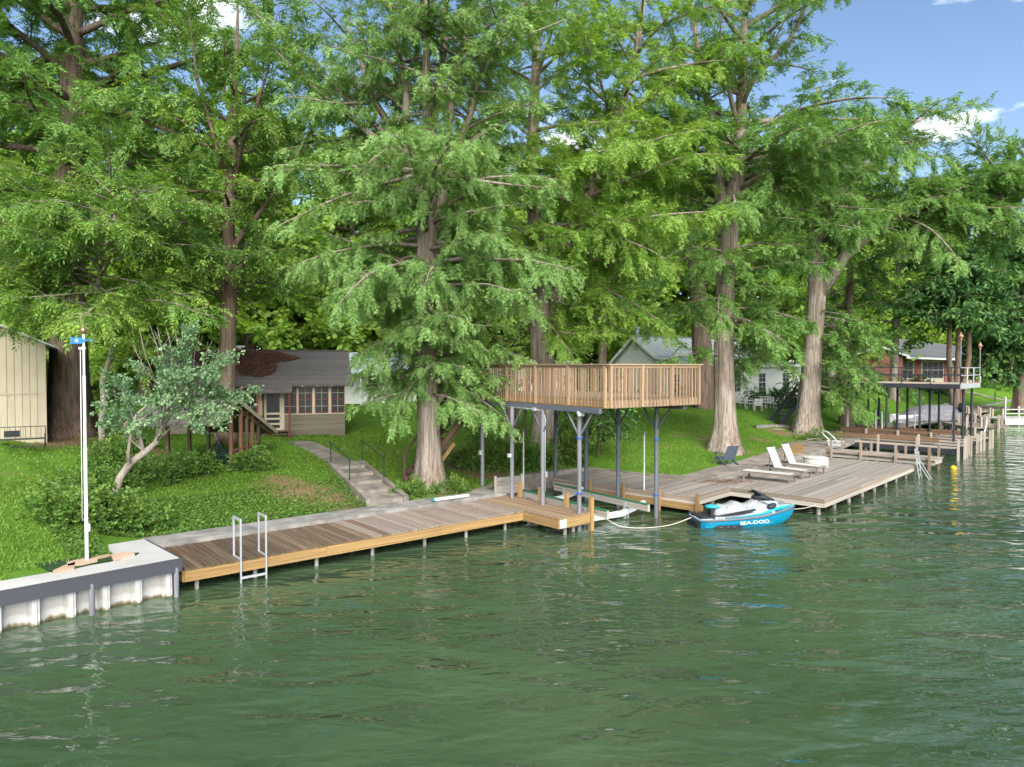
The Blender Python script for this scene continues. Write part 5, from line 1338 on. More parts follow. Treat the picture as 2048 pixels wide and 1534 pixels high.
NP = np.array
def rotz(v, a):
    c, s = np.cos(a), np.sin(a); return np.stack([v[..., 0] * c - v[..., 1] * s, v[..., 0] * s + v[..., 1] * c, v[..., 2]], -1)
def proto_cypress(r, nb=15, wd=.052):
    Q = []; T = []
    for i in range(nb):
        s = (i + .6) / nb; side = 1 if i % 2 else -1
        p = NP([s, .03 * r.normal(), -.22 * s * s])
        an = r.uniform(.75, 1.15); ln = (.40 - .22 * s) * r.uniform(.8, 1.2); up = r.uniform(-.45, .15)
        d = NP([math.cos(an), side * math.sin(an), up]); d /= np.linalg.norm(d)
        w = np.cross(d, NP([r.normal() * .5, r.normal() * .3, 1])); w /= np.linalg.norm(w); w *= wd
        Q.append([p, p + d * ln * .5 + w, p + d * ln, p + d * ln * .5 - w]); T.append(.1 * r.normal() + .12 * s)
    p = NP([.96, 0, -.2]); d = NP([1, 0, -.35])
    Q.append([p - d * .15, p + NP([.06, .05, -.02]), p + d * .25, p + NP([.06, -.05, -.02])]); T.append(.2)
    return NP(Q), NP(T)
def proto_feather(r, nb=20, wd=.044):
    """fine cypress spray: slim three-cornered leaflets on both sides of a drooping twig"""
    Q = []; T = []
    for i in range(nb):
        s = (i + .6) / nb; side = 1 if i % 2 else -1
        p = NP([s, .03 * r.normal(), -.26 * s * s])
        an = r.uniform(.65, 1.15); ln = (.36 - .20 * s) * r.uniform(.75, 1.25); up = r.uniform(-.6, .2)
        d = NP([math.cos(an), side * math.sin(an), up]); d /= np.linalg.norm(d)
        w = np.cross(d, NP([r.normal() * .6, r.normal() * .4, 1])); w /= np.linalg.norm(w); w *= wd * r.uniform(.8, 1.2)
        b0 = p + d * ln * .15
        Q.append([b0 + w, b0 - w, p + d * ln]); T.append(.1 * r.normal() + .12 * s)
    return NP(Q), NP(T)
def proto_pinnate(r, nl=11):
    Q = []; T = []
    for i in range(nl):
        s = .12 + .85 * i / (nl - 1); side = 1 if i % 2 else -1
        p = NP([s, 0, -.45 * s * s]); an = r.uniform(.8, 1.2) if i < nl - 1 else .1
        d = NP([math.cos(an), side * math.sin(an), r.uniform(-.75, -.1)]); d /= np.linalg.norm(d); ln = .36 * r.uniform(.8, 1.15)
        w = np.cross(d, NP([r.normal() * .3, r.normal() * .3, 1])); w /= np.linalg.norm(w); w *= .065
        Q.append([p, p + d * ln * .45 + w, p + d * ln, p + d * ln * .45 - w]); T.append(.08 * r.normal())
    return NP(Q), NP(T)
def proto_broad(r, nl=12, wid=.16, ln0=.36, droop=.3):
    Q = []; T = []
    for i in range(nl):
        s = r.uniform(.1, 1.0); a = r.uniform(0, 2 * math.pi)
        p = NP([s, .06 * math.cos(a), .06 * math.sin(a)])
        d = NP([.6, math.cos(a), math.sin(a) * .7 - droop]); d /= np.linalg.norm(d); ln = ln0 * r.uniform(.7, 1.2)
        w = np.cross(d, NP([r.normal() * .6, r.normal() * .6, 1])); w /= np.linalg.norm(w); w *= wid * r.uniform(.8, 1.1)
        Q.append([p, p + d * ln * .5 + w, p + d * ln, p + d * ln * .5 - w]); T.append(.1 * r.normal() + .1 * s)
    return NP(Q), NP(T)
def protos(f, k, seed, **kw):
    r = np.random.default_rng(seed); a = [f(r, **kw) for _ in range(k)]
    return np.stack([x[0] for x in a]), np.stack([x[1] for x in a])
PR = {'cyp': protos(proto_cypress, 8, 1), 'cyf': protos(proto_feather, 10, 6), 'pin': protos(proto_pinnate, 6, 2), 'broad': protos(proto_broad, 6, 3),
      'magn': protos(proto_broad, 6, 4, nl=12, wid=.10, ln0=.5, droop=.7), 'priv': protos(proto_broad, 6, 5, nl=12, wid=.10, ln0=.34, droop=.5)}
def quad_mesh(name, Q, T, mat):
    """Q (n,4,3) leaf faces with a tint each"""
    n_, kk = Q.shape[:2]; me = bpy.data.meshes.new(name)
    me.vertices.add(n_ * kk); me.vertices.foreach_set('co', Q.reshape(-1).astype(np.float32))
    me.loops.add(n_ * kk); me.loops.foreach_set('vertex_index', np.arange(n_ * kk, dtype=np.int32))
    me.polygons.add(n_); me.polygons.foreach_set('loop_start', np.arange(n_, dtype=np.int32) * kk)
    at = me.attributes.new('tint', 'FLOAT', 'FACE'); at.data.foreach_set('value', np.clip(T, 0, 1).astype(np.float32))
    me.materials.append(mat); me.update(calc_edges=True)
    return me
def place(kind, O_, Dr, size, tint, r):
    """sprays of a kind at points O_, pointing along Dr"""
    pq, pt = PR[kind]; k = len(O_); pick = r.integers(0, len(pq), k)
    x = Dr / (np.linalg.norm(Dr, axis=1)[:, None] + 1e-9)
    up = NP([0, 0, 1.]) + r.normal(0, .30, (k, 3)); y = np.cross(up, x); y /= np.linalg.norm(y, axis=1)[:, None] + 1e-9; z = np.cross(x, y)
    Rm = np.stack([x, y, z], -1)
    Q = np.einsum('kij,kqvj->kqvi', Rm, pq[pick]) * size[:, None, None, None] + O_[:, None, None, :]
    T = tint[:, None] + pt[pick] + r.normal(0, .05, (k, pq.shape[1]))
    return Q.reshape(-1, pq.shape[2], 3), T.reshape(-1)

class Tree:
    def __init__(s, seed, kind, frond, spacing, tint=.42, sub_sp=.5):
        s.r = np.random.default_rng(seed); s.kind, s.frond, s.sp, s.tint, s.sub_sp = kind, frond, spacing, tint, sub_sp
        s.hang = -.15 if kind[0] == 'c' else -.1; s.V, s.F = [], []; s.nv = 0; s.O, s.D, s.S, s.T = [], [], [], []
    def wood(s, path, rad, sides, flute=None, cap=True):
        V, Fc = tube_data(path, rad, sides, s.nv, flute, cap); s.V.append(V); s.F += Fc; s.nv += len(V)
    def trunk(s, pts, flare=1.7, sides=20, seed=0):
        """pts (x,y,z,r); base flares into fluted buttresses"""
        pts = NP(pts, float) if not isinstance(pts, np.ndarray) else pts
        zz = pts[:, 2]; tt = np.concatenate([[0, .12, .3, .6, 1.0, 1.5, 2.2], np.arange(3.2, zz[-1], 1.0), [zz[-1]]]); tt = tt[tt <= zz[-1]]
        path = np.stack([np.interp(tt, zz, pts[:, 0]), np.interp(tt, zz, pts[:, 1]), tt], -1); rad = np.interp(tt, zz, pts[:, 3])
        fl = 1 + (flare - 1) * np.exp(-tt / .75); ph = s.r.uniform(0, 6, 3)
        def flute(i, th):
            k = .15 * math.exp(-tt[i] / 2.0) + .04
            return fl[i] * (1 + k * np.cos(5 * th + ph[0] + .15 * tt[i]) + .6 * k * np.cos(9 * th + ph[1]) + .03 * np.cos(2 * th + ph[2] + tt[i] * .5))
        path[0, 2] = -.25
        s.wood(path, rad, sides, flute)
        return path, rad
    def fronds(s, pts, dirs, ss, spread=1.0, tint=0., every=None, size=1.):
        """sprays along a twig"""
        seg = np.linalg.norm(np.diff(pts, axis=0), axis=1); L = seg.sum()
        k = max(1, int(L / (every or s.sp))); t = s.r.uniform(0, 1, k) ** .8 * L; cum = np.concatenate([[0], np.cumsum(seg)])
        P_ = np.stack([np.interp(t, cum, pts[:, j]) for j in range(3)], -1) + s.r.normal(0, .05, (k, 3))
        d = np.stack([np.interp(t, cum, dirs[:, j]) for j in range(3)], -1)
        d = rotz(d, s.r.normal(0, .75 * spread, k)); d[:, 2] += s.r.normal(s.hang, .38, k)
        s.O.append(P_); s.D.append(d); s.S.append(s.frond * size * s.r.uniform(.65, 1.25, k)); s.T.append(s.tint + tint + .14 * (t / L) + s.r.normal(0, .08, k))
    def sub(s, p, d, L, rad, tint, droop=.5, dens=1., size=1.):
        n_ = 5; st = L / n_; pts = [p]; ds = []
        d = d / np.linalg.norm(d)
        for i in range(n_):
            ds.append(d); p = p + d * st; pts.append(p); d = d + NP([0, 0, -droop * st]) + s.r.normal(0, .10, 3); d /= np.linalg.norm(d)
        ds.append(d); pts, ds = NP(pts), NP(ds)
        s.wood(pts[[0, 2, 5]], [rad, rad * .6, .005], 3, cap=False)
        s.fronds(pts, ds, L, tint=tint, every=s.sp / dens, size=size)
    def limb(s, p, d, L, rad, droop=.06, dens=1., sublen=.36, start=.22, wob=.10, subdroop=.35, tint=None, size=1., rise=0., leaf=True):
        n_ = max(5, int(L / .7)); st = L / n_; pts = [NP(p)]; ds = []; d = NP(d, float); d /= np.linalg.norm(d); p = NP(p, float)
        for i in range(n_):
            ds.append(d); p = p + d * st; pts.append(p)
            d = d + NP([0, 0, (-droop + rise * i / n_) * st]) + s.r.normal(0, wob, 3) * NP([1, 1, .6]); d /= np.linalg.norm(d)
        ds.append(d); pts, ds = NP(pts), NP(ds)
        s.wood(pts, rad * (1 - .86 * np.linspace(0, 1, n_ + 1)), 6)
        if not leaf: return pts, ds
        tint = s.r.normal(0, .07) if tint is None else tint
        t = start; side = 1 if s.r.random() < .5 else -1
        while t < 1.0:
            i = min(int(t * n_), n_ - 1); f = t * n_ - i; q = pts[i] + (pts[i + 1] - pts[i]) * f
            sl = max(.45, min(3.2, sublen * L * (1.12 - .8 * t))) * s.r.uniform(.7, 1.2)
            dd = rotz(ds[i], side * s.r.uniform(.6, 1.25)); dd[2] += s.r.normal(.05, .42)
            s.sub(q, dd, sl, max(.012, rad * .3 * (1 - t)), tint + .06 * t, subdroop, dens, size)
            side = -side; t += s.sub_sp / L * s.r.uniform(.7, 1.3)
        s.sub(pts[-1], ds[-1], .5, .012, tint + .08, subdroop, dens, size)
        return pts, ds
    def ring(s, path, z0, z1, n, L0, L1, e0, e1, az=None, spread=math.pi, dens=1., rad=.07, droop=.06, biasf=None, **kw):
        """limbs leaving a stem between heights z0 and z1; az +/- spread limits the side they grow on"""
        a0 = s.r.uniform(0, 6)
        for i in range(n):
            f = (i + s.r.uniform(0, 1)) / n; z = z0 + (z1 - z0) * f
            p = NP([np.interp(z, path[:, 2], path[:, j]) for j in (0, 1)] + [z])
            a = a0 + i * 2.39996 if az is None else az + s.r.uniform(-spread, spread)
            L = (L0 + (L1 - L0) * f) * s.r.uniform(.75, 1.2) * (biasf(a) if biasf else 1)
            e = e0 + (e1 - e0) * f + s.r.normal(0, .24)
            s.limb(p, NP([math.cos(a) * math.cos(e), math.sin(a) * math.cos(e), math.sin(e)]), L, rad * (L / 4) ** .6, droop, dens, **kw)
    def build(s, name, label, loc, bark_m, leaf_m, cat='tree', group=None, crown='crown'):
        t = thing(name, label, cat, loc, 0, group)
        o = ob(t, 'trunk', np.concatenate(s.V), s.F, bark_m, smooth=True)
        if s.O:
            Q, T = place(s.kind, np.concatenate(s.O), np.concatenate(s.D), np.concatenate(s.S), np.concatenate(s.T), s.r)
            tag(link(crown, quad_mesh(crown, Q, T, leaf_m), t), kind='stuff')
            STAT.append((name, len(Q) * 2))
        return t
STAT = []
def lz(px, py, d, b): """photo point at depth d, relative to tree base"""; return D(px, py, d) - b

# ---- A: big front cypress
bA = G(862, 978); bA[2] = ground(bA[0], bA[1]); dA = bA[1]
A = Tree(21, 'cyf', .45, .058, .46, .29); A.hang = -.40
tp, tr = A.trunk([(0, 0, 0, .43), (-.05, 0, 2, .38), (-.2, .1, 6, .38), (-.15, .2, 9.3, .36), (-.1, .2, 11, .30)], 1.5)
face = lambda a: 1.0 + .25 * math.cos(a - R(-70))
lowf = lambda a: 1.0 - .18 * max(0, math.cos(a - R(180))) + .12 * math.cos(a - R(-60))
A.ring(tp, 3.2, 5.4, 26, 2.5, 3.1, -.04, .05, biasf=lowf, dens=1.15, droop=.12, rad=.06, subdroop=.8)
A.ring(tp, 5.2, 7.6, 22, 3.1, 4.2, .05, .15, biasf=lowf, dens=1.15, droop=.11, rad=.07, subdroop=.8)
A.ring(tp, 7.4, 10.8, 30, 4.2, 4.4, .1, .4, biasf=face, dens=1.1, droop=.10, rad=.08, subdroop=.7)
for px, py, dd, r0 in ((690, 60, .6, .16), (760, -60, .2, .17), (850, -120, -.3, .18), (900, -80, .6, .16), (960, -100, 1.2, .15), (1010, 40, .3, .13)):
    e = lz(px, py, dA + dd, bA); st = NP([-.15, .2, 9.0]); k = 7
    pts = NP([st + (e - st) * f + NP([0, 0, 1.2 * math.sin(math.pi * f) * .4]) + A.r.normal(0, .10, 3) for f in np.linspace(0, 1, k)])
    A.wood(pts, np.linspace(r0 * 1.25, .06, k), 8)
    A.ring(pts[np.argsort(pts[:, 2])], pts[2, 2], pts[-1, 2], 14, 3.2, 3.2, .05, .5, dens=.9, droop=.07)
p0_ = lz(846, 345, dA, bA)
for tgt, r0, dd in (((600, 175), .17, -.5), ((640, 330), .12, -1.5), ((1010, 250), .12, .5), ((640, 420), .09, -2.), ((1040, 380), .09, -1.), ((560, 60), .12, .5)):
    e = lz(*tgt, dA + dd, bA); v = e - p0_
    A.limb(p0_, v + NP([0, 0, .2]), np.linalg.norm(v) * 1.35, r0, .01, .9, sublen=.34, start=.3, wob=.05)
A.build('cypress_tree', 'big feathery cypress with fluted pale trunk beside the dock steps', bA, bark_cypress, lf_cyp_blue)

# ---- B: second cypress behind the raised deck
bB = G(1090, 918); dB = bB[1]
B = Tree(22, 'cyf', .60, .064, .48, .35)
tp, tr = B.trunk([(0, 0, 0, .58), (0, 0, 3, .52), (-.25, 0, 6.5, .48), (-.4, 0, 9, .40), (-.6, 0, 14, .28), (-.3, 0, 21, .12)], 1.45)
s0 = NP([-.1, 0, 4.8]); stem2 = NP([s0] + [lz(x, y, dB + .3, bB) for x, y in ((1118, 560), (1150, 450), (1215, 300), (1270, 120), (1290, -20))])
B.wood(stem2, NP([.36, .33, .30, .24, .17, .1]), 10)
cam_side = lambda a: 1.0 + .35 * math.cos(a - R(-45))
B.ring(tp, 8.5, 21, 38, 5.0, 3.6, .05, .45, biasf=cam_side, dens=1., rad=.08)
B.ring(stem2, 8.2, 20, 46, 4.9, 3.6, .05, .45, biasf=cam_side, dens=1.0, rad=.08)
B.ring(tp, 5.8, 8.5, 8, 3.5, 4.2, -.1, .0, az=R(-20), spread=R(70), dens=1.0)
B.build('cypress_tree', 'dense lime-green cypress behind the raised deck', bB, bark_cypress, lf_cyp_lime)

# ---- C: tall cypress on the lawn with pale flared trunk
bC = G(1450, 905); dC = bC[1]
C_ = Tree(23, 'cyf', .60, .066, .46, .36)
tp, tr = C_.trunk([(0, 0, 0, .62), (.0, 0, 1.6, .50), (-.1, 0, 5, .46), (-.05, 0, 8.5, .44), (.15, 0, 12, .52), (.55, 0, 14, .36), (.75, 0, 19, .22), (.9, 0, 25, .08)], 1.4)
pl = NP([lz(x, y, dC, bC) for x, y in ((1442, 470), (1440, 390), (1425, 250), (1400, 120), (1380, 0))]); C_.wood(pl, NP([.3, .28, .22, .16, .1]), 10)
C_.ring(tp, 4.4, 10.2, 22, 3.6, 4.4, -.02, .15, az=R(-60), spread=R(115), dens=1.05, droop=.13, rad=.06)
C_.ring(tp, 12.2, 15.5, 20, 6.0, 6.0, .12, .3, biasf=lambda a: 1 + .25 * math.cos(a - R(-30)), dens=1., rad=.10)
C_.ring(tp, 15.5, 24.5, 26, 6.4, 4.2, .25, .6, biasf=lambda a: 1 + .2 * math.cos(a), dens=.6, rad=.11)
C_.ring(pl, 11.5, 20, 14, 4.2, 3.2, .1, .5, dens=.9)
C_.build('cypress_tree', 'tall cypress with pale flared trunk standing on the open lawn', bC, bark_cypress, lf_cyp)

# ---- E: forked cypress by the black stair
bE = G(1614, 868); dE = bE[1]
E_t = Tree(24, 'cyf', .72, .080, .46, .39)
tp, tr = E_t.trunk([(0, 0, 0, .74), (.1, 0, 2, .64), (.35, 0, 6, .56), (.55, 0, 9.4, .56), (.3, 0, 13, .36), (.2, 0, 17, .26), (.4, 0, 22, .1)], 1.38)
fk = NP([.5, 0, 8.6]); arm = NP([fk] + [lz(x, y, dE - .6, bE) for x, y in ((1690, 510), (1760, 452), (1850, 410), (1960, 370), (2100, 330))]); E_t.wood(arm, NP([.42, .36, .31, .26, .18, .09]), 10)
arm2 = NP([NP([.35, 0, 11.6])] + [lz(x, y, dE, bE) for x, y in ((1665, 420), (1720, 330), (1800, 260), (1880, 220))]); E_t.wood(arm2, NP([.2, .18, .15, .11, .06]), 8)
E_t.ring(tp, 2.3, 8.2, 15, 3.2, 3.8, -.12, -.06, az=R(-12), spread=R(48), dens=1.0, droop=.13, rad=.06)
E_t.ring(arm, 13.6, arm[-1, 2], 50, 5.0, 5.0, -.05, .2, dens=1.0, rad=.09)
E_t.ring(arm, 14.0, arm[-1, 2], 16, 3.6, 3.6, -.5, -.3, dens=.9, rad=.05)
E_t.ring(arm[2:], 13.2, arm[-1, 2], 14, 4.5, 5.5, -.15, .1, az=R(10), spread=R(70), dens=1., rad=.07)
E_t.ring(arm2, 12.5, arm2[-1, 2], 30, 4.8, 3.4, .0, .3, dens=1.0, rad=.09)
E_t.ring(tp, 12.5, 17.5, 22, 5.4, 4.0, .1, .35, dens=.95, rad=.10)
E_t.build('cypress_tree', 'forked cypress with one heavy limb leaning over the black boat dock', bE, bark_cypress, lf_cyp)

# ---- D: straight trunk behind C
bD = G(1412, 817)
Dt = Tree(25, 'cyf', .9, .11, .44, .5)
tp, tr = Dt.trunk([(0, 0, 0, .72), (-.3, 0, 4, .66), (-.5, 0, 7, .62), (-1, 0, 12, .45), (-1, 0, 20, .15)], 1.15)
Dt.ring(tp, 9, 20, 22, 5.5, 4, .05, .4, dens=.9)
Dt.build('cypress_tree', 'straight-trunked cypress in front of the white house', bD, bark_brown, lf_cyp)

# ---- G: dark cypress at the far left
bG = G(140, 868); dG = bG[1]
Gt = Tree(26, 'cyf', .74, .074, .48, .40)
tp, tr = Gt.trunk([(0, 0, 0, .88), (0, 0, 3, .76), (0, 0, 8, .70), (.2, 0, 13, .62), (.3, 0, 16, .5), (.5, 0, 20, .36), (.8, 0, 25, .12)], 1.45, 24)
for k, (px, py) in enumerate(((60, 180), (20, 300), (230, 150), (330, 240), (380, 120), (140, 60))):
    p_ = NP([np.interp(14.5 + k * .4, tp[:, 2], tp[:, 0]), 0, 14.5 + k * .4]); e = lz(px, py, dG + Gt.r.uniform(-2, 2), bG); v = e - p_
    pts, ds = Gt.limb(p_, v, np.linalg.norm(v) * 1.5, .24, .01, .9, sublen=.4, start=.25, wob=.06)
Gt.ring(tp, 13.5, 24.5, 36, 8.2, 5.5, .12, .35, dens=.9, rad=.13, droop=.03)
Gt.ring(tp, 10.5, 13.5, 8, 6.5, 7.5, -.02, .1, dens=.9, rad=.11, droop=.05)
Gt.build('cypress_tree', 'dark wide-trunked cypress with layered boughs beside the beige shed', bG, bark_dark, lf_cyp)

# ---- F: pecan in front of the cabin
bF = P(455, 905, 1.6); bF = D(455, 880, 32.5); bF[2] = ground(bF[0], bF[1]); dF = bF[1]
Ft = Tree(27, 'pin', .60, .095, .48, .34)
tp, tr = Ft.trunk([(0, 0, 0, .42), (0, 0, 3, .36), (.15, 0, 7, .33), (.1, 0, 10, .29), (.35, 0, 13, .25), (.6, 0, 18, .10), (.7, 0, 20.5, .015)], 1.3, 16)
for (z_, px, py, r0) in ((6.5, 345, 430, .13), (7.0, 600, 300, .14), (8.6, 640, 240, .15), (9.3, 330, 280, .14), (11, 560, 120, .13), (11.5, 380, 100, .13), (6.2, 380, 540, .08), (6.5, 560, 450, .09)):
    p_ = NP([np.interp(z_, tp[:, 2], tp[:, 0]), 0, z_]); v = lz(px, py, dF + Ft.r.uniform(-2.5, 1.5), bF) - p_
    Ft.limb(p_, v + NP([0, 0, .5]), np.linalg.norm(v) * 1.25, r0, .0, .95, sublen=.42, start=.35, wob=.09, subdroop=.25)
Ft.ring(tp, 9, 17.5, 22, 4.4, 3.8, .2, .6, dens=.95, rad=.09, subdroop=.25)
Ft.ring(tp, 6.3, 8.6, 11, 3.4, 4.0, .1, .3, dens=1., rad=.07, subdroop=.4)
Ft.build('pecan_tree', 'slender dark pecan standing in front of the cabin roof', bF, bark_brown, lf_pecan)

# ---- J: leafy pecan at the left with speckled thin trunk
bJ = G(205, 905); dJ = bJ[1]
J = Tree(28, 'pin', .50, .080, .52, .32)
jt = NP([lz(x, y, dJ - .15 * i, bJ) for i, (x, y) in enumerate(((205, 905), (203, 850), (208, 800), (205, 760), (222, 710), (228, 670), (205, 630), (195, 570), (210, 500), (230, 430)))])
jt[0] = (0, 0, -.1); J.wood(jt, np.linspace(.14, .05, len(jt)), 10)
jt = jt[1:]
J.ring(jt, 5.6, 10.5, 36, 4.2, 3.6, .14, .35, biasf=lambda a: 1 + .2 * math.cos(a - R(-70)), dens=1.1, rad=.05, droop=.05, subdroop=.4)
J.ring(jt, 6.4, 8.8, 9, 4.8, 4.8, .22, .3, az=R(190), spread=R(40), dens=1.1, rad=.05, droop=.05, subdroop=.4)
J.ring(jt, 3.4, 4.6, 3, 1.5, 2.0, -.2, -.05, az=R(-60), spread=R(50), dens=1.0, rad=.03, droop=.1, subdroop=.5)
J.ring(jt, 5.4, 5.8, 2, 3.0, 3.2, -.05, -.0, az=R(200), spread=R(20), dens=1.0, rad=.03, droop=.1, subdroop=.5)
J.build('pecan_tree', 'bushy pecan with speckled thin trunk behind the flagpole', bJ, bark_pale, lf_pecan)

# ---- I: leaning privet by the shelter
bI = G(226, 1000); dI = bI[1]
I_ = Tree(29, 'priv', .30, .050, .44, .23)
it = NP([lz(x, y, dI + .12 * i, bI) for i, (x, y) in enumerate(((226, 1000), (240, 955), (262, 925), (290, 905), (312, 885), (325, 850), (345, 800)))]); it[0, 2] = -.1
I_.wood(it, [.125, .115, .11, .10, .085, .06, .03], 10)
I_.wood(NP([lz(258, 925, dI, bI), lz(256, 905, dI, bI), lz(262, 870, dI, bI), lz(272, 830, dI, bI)]), [.07, .05, .045, .03], 8)
for px, py, dd in ((250, 790, -.5), (290, 760, .4), (330, 730, -.3), (380, 700, .3), (420, 720, -.4), (450, 770, .2), (440, 825, -.4), (400, 840, -.5), (350, 850, -.7), (300, 850, -.6), (260, 860, -.3), (230, 840, .2), (370, 780, -1.), (410, 780, -.9), (330, 800, -1.0), (455, 800, .3), (395, 740, .8), (300, 820, -.8), (225, 870, -.3)):
    src = it[int(I_.r.integers(3, 7))] if px > 270 else it[3]; v = lz(px, py, dI + .6 + dd, bI) - src
    I_.limb(src, v + NP([0, 0, .35]), np.linalg.norm(v) * 1.12, .035, .10, 1.0, sublen=.5, start=.45, wob=.10, subdroop=.9)
for px, py in ((278, 655), (300, 650), (315, 655), (332, 655), (350, 660), (367, 645), (378, 650), (265, 690), (400, 665), (425, 680), (345, 700), (215, 785)):
    v = lz(px, py, dI + .8, bI) - it[6]; st = it[6] + NP([v[0] * .55, .2, .2 * v[2]])
    q = NP([st, st * .4 + (it[6] + v) * .6 + I_.r.normal(0, .06, 3), it[6] + v]); I_.wood(q, [.016, .011, .005], 4)
    for k in range(2):
        b_ = q[1] + (q[2] - q[1]) * I_.r.uniform(0, .5); I_.wood(NP([b_, b_ + NP([I_.r.uniform(-.25, .25), 0, I_.r.uniform(.25, .5)])]), [.008, .004], 4)
I_.build('privet_tree', 'leaning privet with bare upright twigs in front of the shelter', bI, bark_pale, lf_priv)

# ---- K: dark broad-leaved trees at the right
for k, (px, py, sc, lb) in enumerate(((1912, 790, 1.0, 'dark glossy broad-leaved tree with twin stems behind the roof deck'), (2040, 790, 1.05, 'dark broad-leaved tree with thick trunk at the right edge'))):
    bK = D(px, py, (66, 72)[k]); bK[2] = ground(bK[0], bK[1])
    K = Tree(40 + k, 'magn', 1.0, .17, .36, .42)
    if k == 0:
        for sx in (-.5, .1, .8):
            pth = NP([(sx * .3, 0, -.2), (sx * .8, 0, 2), (sx * 1.4, 0, 4.5), (sx * 1.6, .3 * sx, 9), (sx * 1.7, 0, 13)]); pth[:, 2] *= 1.15; K.wood(pth, [.34, .28, .24, .16, .06], 10)
            K.ring(pth[1:], 9.2, 14.8, 24, 4.0, 2.6, -.05, .4, dens=.95, rad=.08, droop=.08, subdroop=.5)
    else:
        tp, tr = K.trunk([(0, 0, 0, .62), (0, 0, 4, .52), (.2, 0, 9, .3), (0, 0, 18, .1)], 1.4); K.ring(tp, 7.0, 17.5, 50, 5.2, 3.2, -.1, .4, dens=1., rad=.1, droop=.06, subdroop=.5)
        K.ring(tp, 6.5, 8.0, 10, 5, 5, -.15, 0, az=R(180), spread=R(70), dens=1., rad=.09, droop=.06, subdroop=.5)
    K.build('broadleaf_tree', lb, bK, bark_brown, lf_dark)

# ---- small trees on the bank under the deck
bS = G(1022, 905)
Ss = Tree(50, 'broad', .42, .16, .38, .4)
for sx, top_ in ((-.1, (-.35, .2, 5.2)), (.35, (.2, .3, 4.2)), (.75, (1.4, .4, 4.0))):
    pth = NP([(sx, 0, -.1), (sx * .8 + .0, 0, 1.4), tuple(NP([sx * .6, .1, 2.6]) * .5 + NP(top_) * .5), top_]); Ss.wood(pth, [.16 if sx < 0 else .08, .12 if sx < 0 else .07, .07, .03], 8)
Ss.ring(NP([(0, 0, 1), (0, 0, 5.5)]), 3.6, 5.4, 12, 1.8, 1.8, .1, .5, dens=.8)
Ss.build('young_tree', 'multi-stemmed young tree growing under the raised deck', bS, bark_dark, lf_pecan)
bS = G(1195, 915)
Ss = Tree(51, 'broad', .36, .09, .36, .3)
sp = NP([(0, 0, 0), (.1, 0, 1.5), (.2, 0, 3.0)]); Ss.wood(sp, [.06, .05, .02], 6)
Ss.ring(sp, 1.2, 3.0, 22, 1.3, 1.6, -.2, .2, dens=1., rad=.03, droop=.2, subdroop=.9)
Ss.build('young_tree', 'drooping sapling hanging beside the deck posts on the lawn', bS, bark_dark, lf_dark)
for px, py, k, lb in ((1205, 790, 0, 'dark trunked tree left of the white house gable'), (1365, 760, 1, 'slim grey trunk behind the white house roof'), (1660, 800, 2, 'pale grey trunk with light leaves behind the forked cypress'), (1690, 850, 3, 'cypress with low dark boughs left of the red house'), (1788, 800, 4, 'pale trunk in front of the red house'), (880, 800, 5, 'leafy tree behind the big front cypress')):
    bS = G(px, py)
    Ss = Tree(60 + k, 'cyf' if k == 3 else 'broad', 1.05, .21, .5 if k == 2 else .42, .5)
    tp, tr = Ss.trunk([(0, 0, 0, .42), (0, 0, 4, .36), ((.6 if k == 0 else .2), 0, 9, .28), (1. if k == 0 else .3, 0, 16, .1)], 1.25, 14)
    if k == 3: Ss.ring(tp, 2.5, 13, 26, 4.6, 3.4, -.15, .2, dens=1., rad=.07, droop=.1)
    else: Ss.ring(tp, 6.5, 15.5, 26, 4.8, 3.4, .1, .6, dens=.9, rad=.1, droop=.03, subdroop=.25)
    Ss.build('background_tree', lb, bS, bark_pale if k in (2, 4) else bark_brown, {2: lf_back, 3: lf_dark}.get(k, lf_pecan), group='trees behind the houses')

# ---- back row: three grown trees copied along the far side of the gardens
back = []
for k in range(3):
    Ss = Tree(80 + k, 'broad', 1.30, .23, .64, .58)  # raised tint puts the missing light into the leaf colour
    tp, tr = Ss.trunk([(0, 0, 0, .5), (.1, 0, 5, .42), (.3 * k, .2, 11, .3), (0, 0, 19 + k, .1)], 1.3, 12)
    Ss.ring(tp, 3.2, 18.5 + k, 62, 6.2, 3.6, .0, .7, dens=1.0, rad=.12, droop=.03, subdroop=.2)
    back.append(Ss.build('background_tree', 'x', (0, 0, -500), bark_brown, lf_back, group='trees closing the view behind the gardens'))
spots = [(-80, 600, 62), (60, 640, 58), (180, 640, 66), (290, 640, 57), (390, 640, 68), (500, 640, 60), (610, 640, 70), (700, 640, 64), (800, 640, 72), (900, 640, 66), (1000, 640, 76), (1110, 640, 78), (1200, 640, 84),
         (1300, 640, 80), (1400, 640, 86), (1500, 640, 82), (1600, 640, 90), (1700, 640, 96), (1800, 640, 104), (1900, 640, 108), (2000, 640, 112), (2100, 640, 98), (2200, 640, 90), (2320, 640, 112), (2460, 640, 120), (2620, 640, 128)]
where = ['beyond the left frame edge behind the beige shed', 'behind the beige shed roof', 'behind the flagpole vane', 'left behind the shelter', 'behind the cabin left end', 'behind the cabin ridge', 'behind the cabin right end', 'above the blue metal roof', 'left behind the big front cypress',
         'straight behind the big front cypress', 'above the low white outbuilding', 'behind the lime-green cypress', 'left of the white house chimney', 'above the white house gable', 'behind the white house roof', 'above the white house right end', 'behind the forked cypress', 'left behind the red house', 'above the red house', 'behind the porch house', 'right of the porch house', 'at the right frame edge in the distance', 'past the right frame edge upriver', 'first of three on the far river bend', 'second of three on the far river bend', 'last of three on the far river bend']
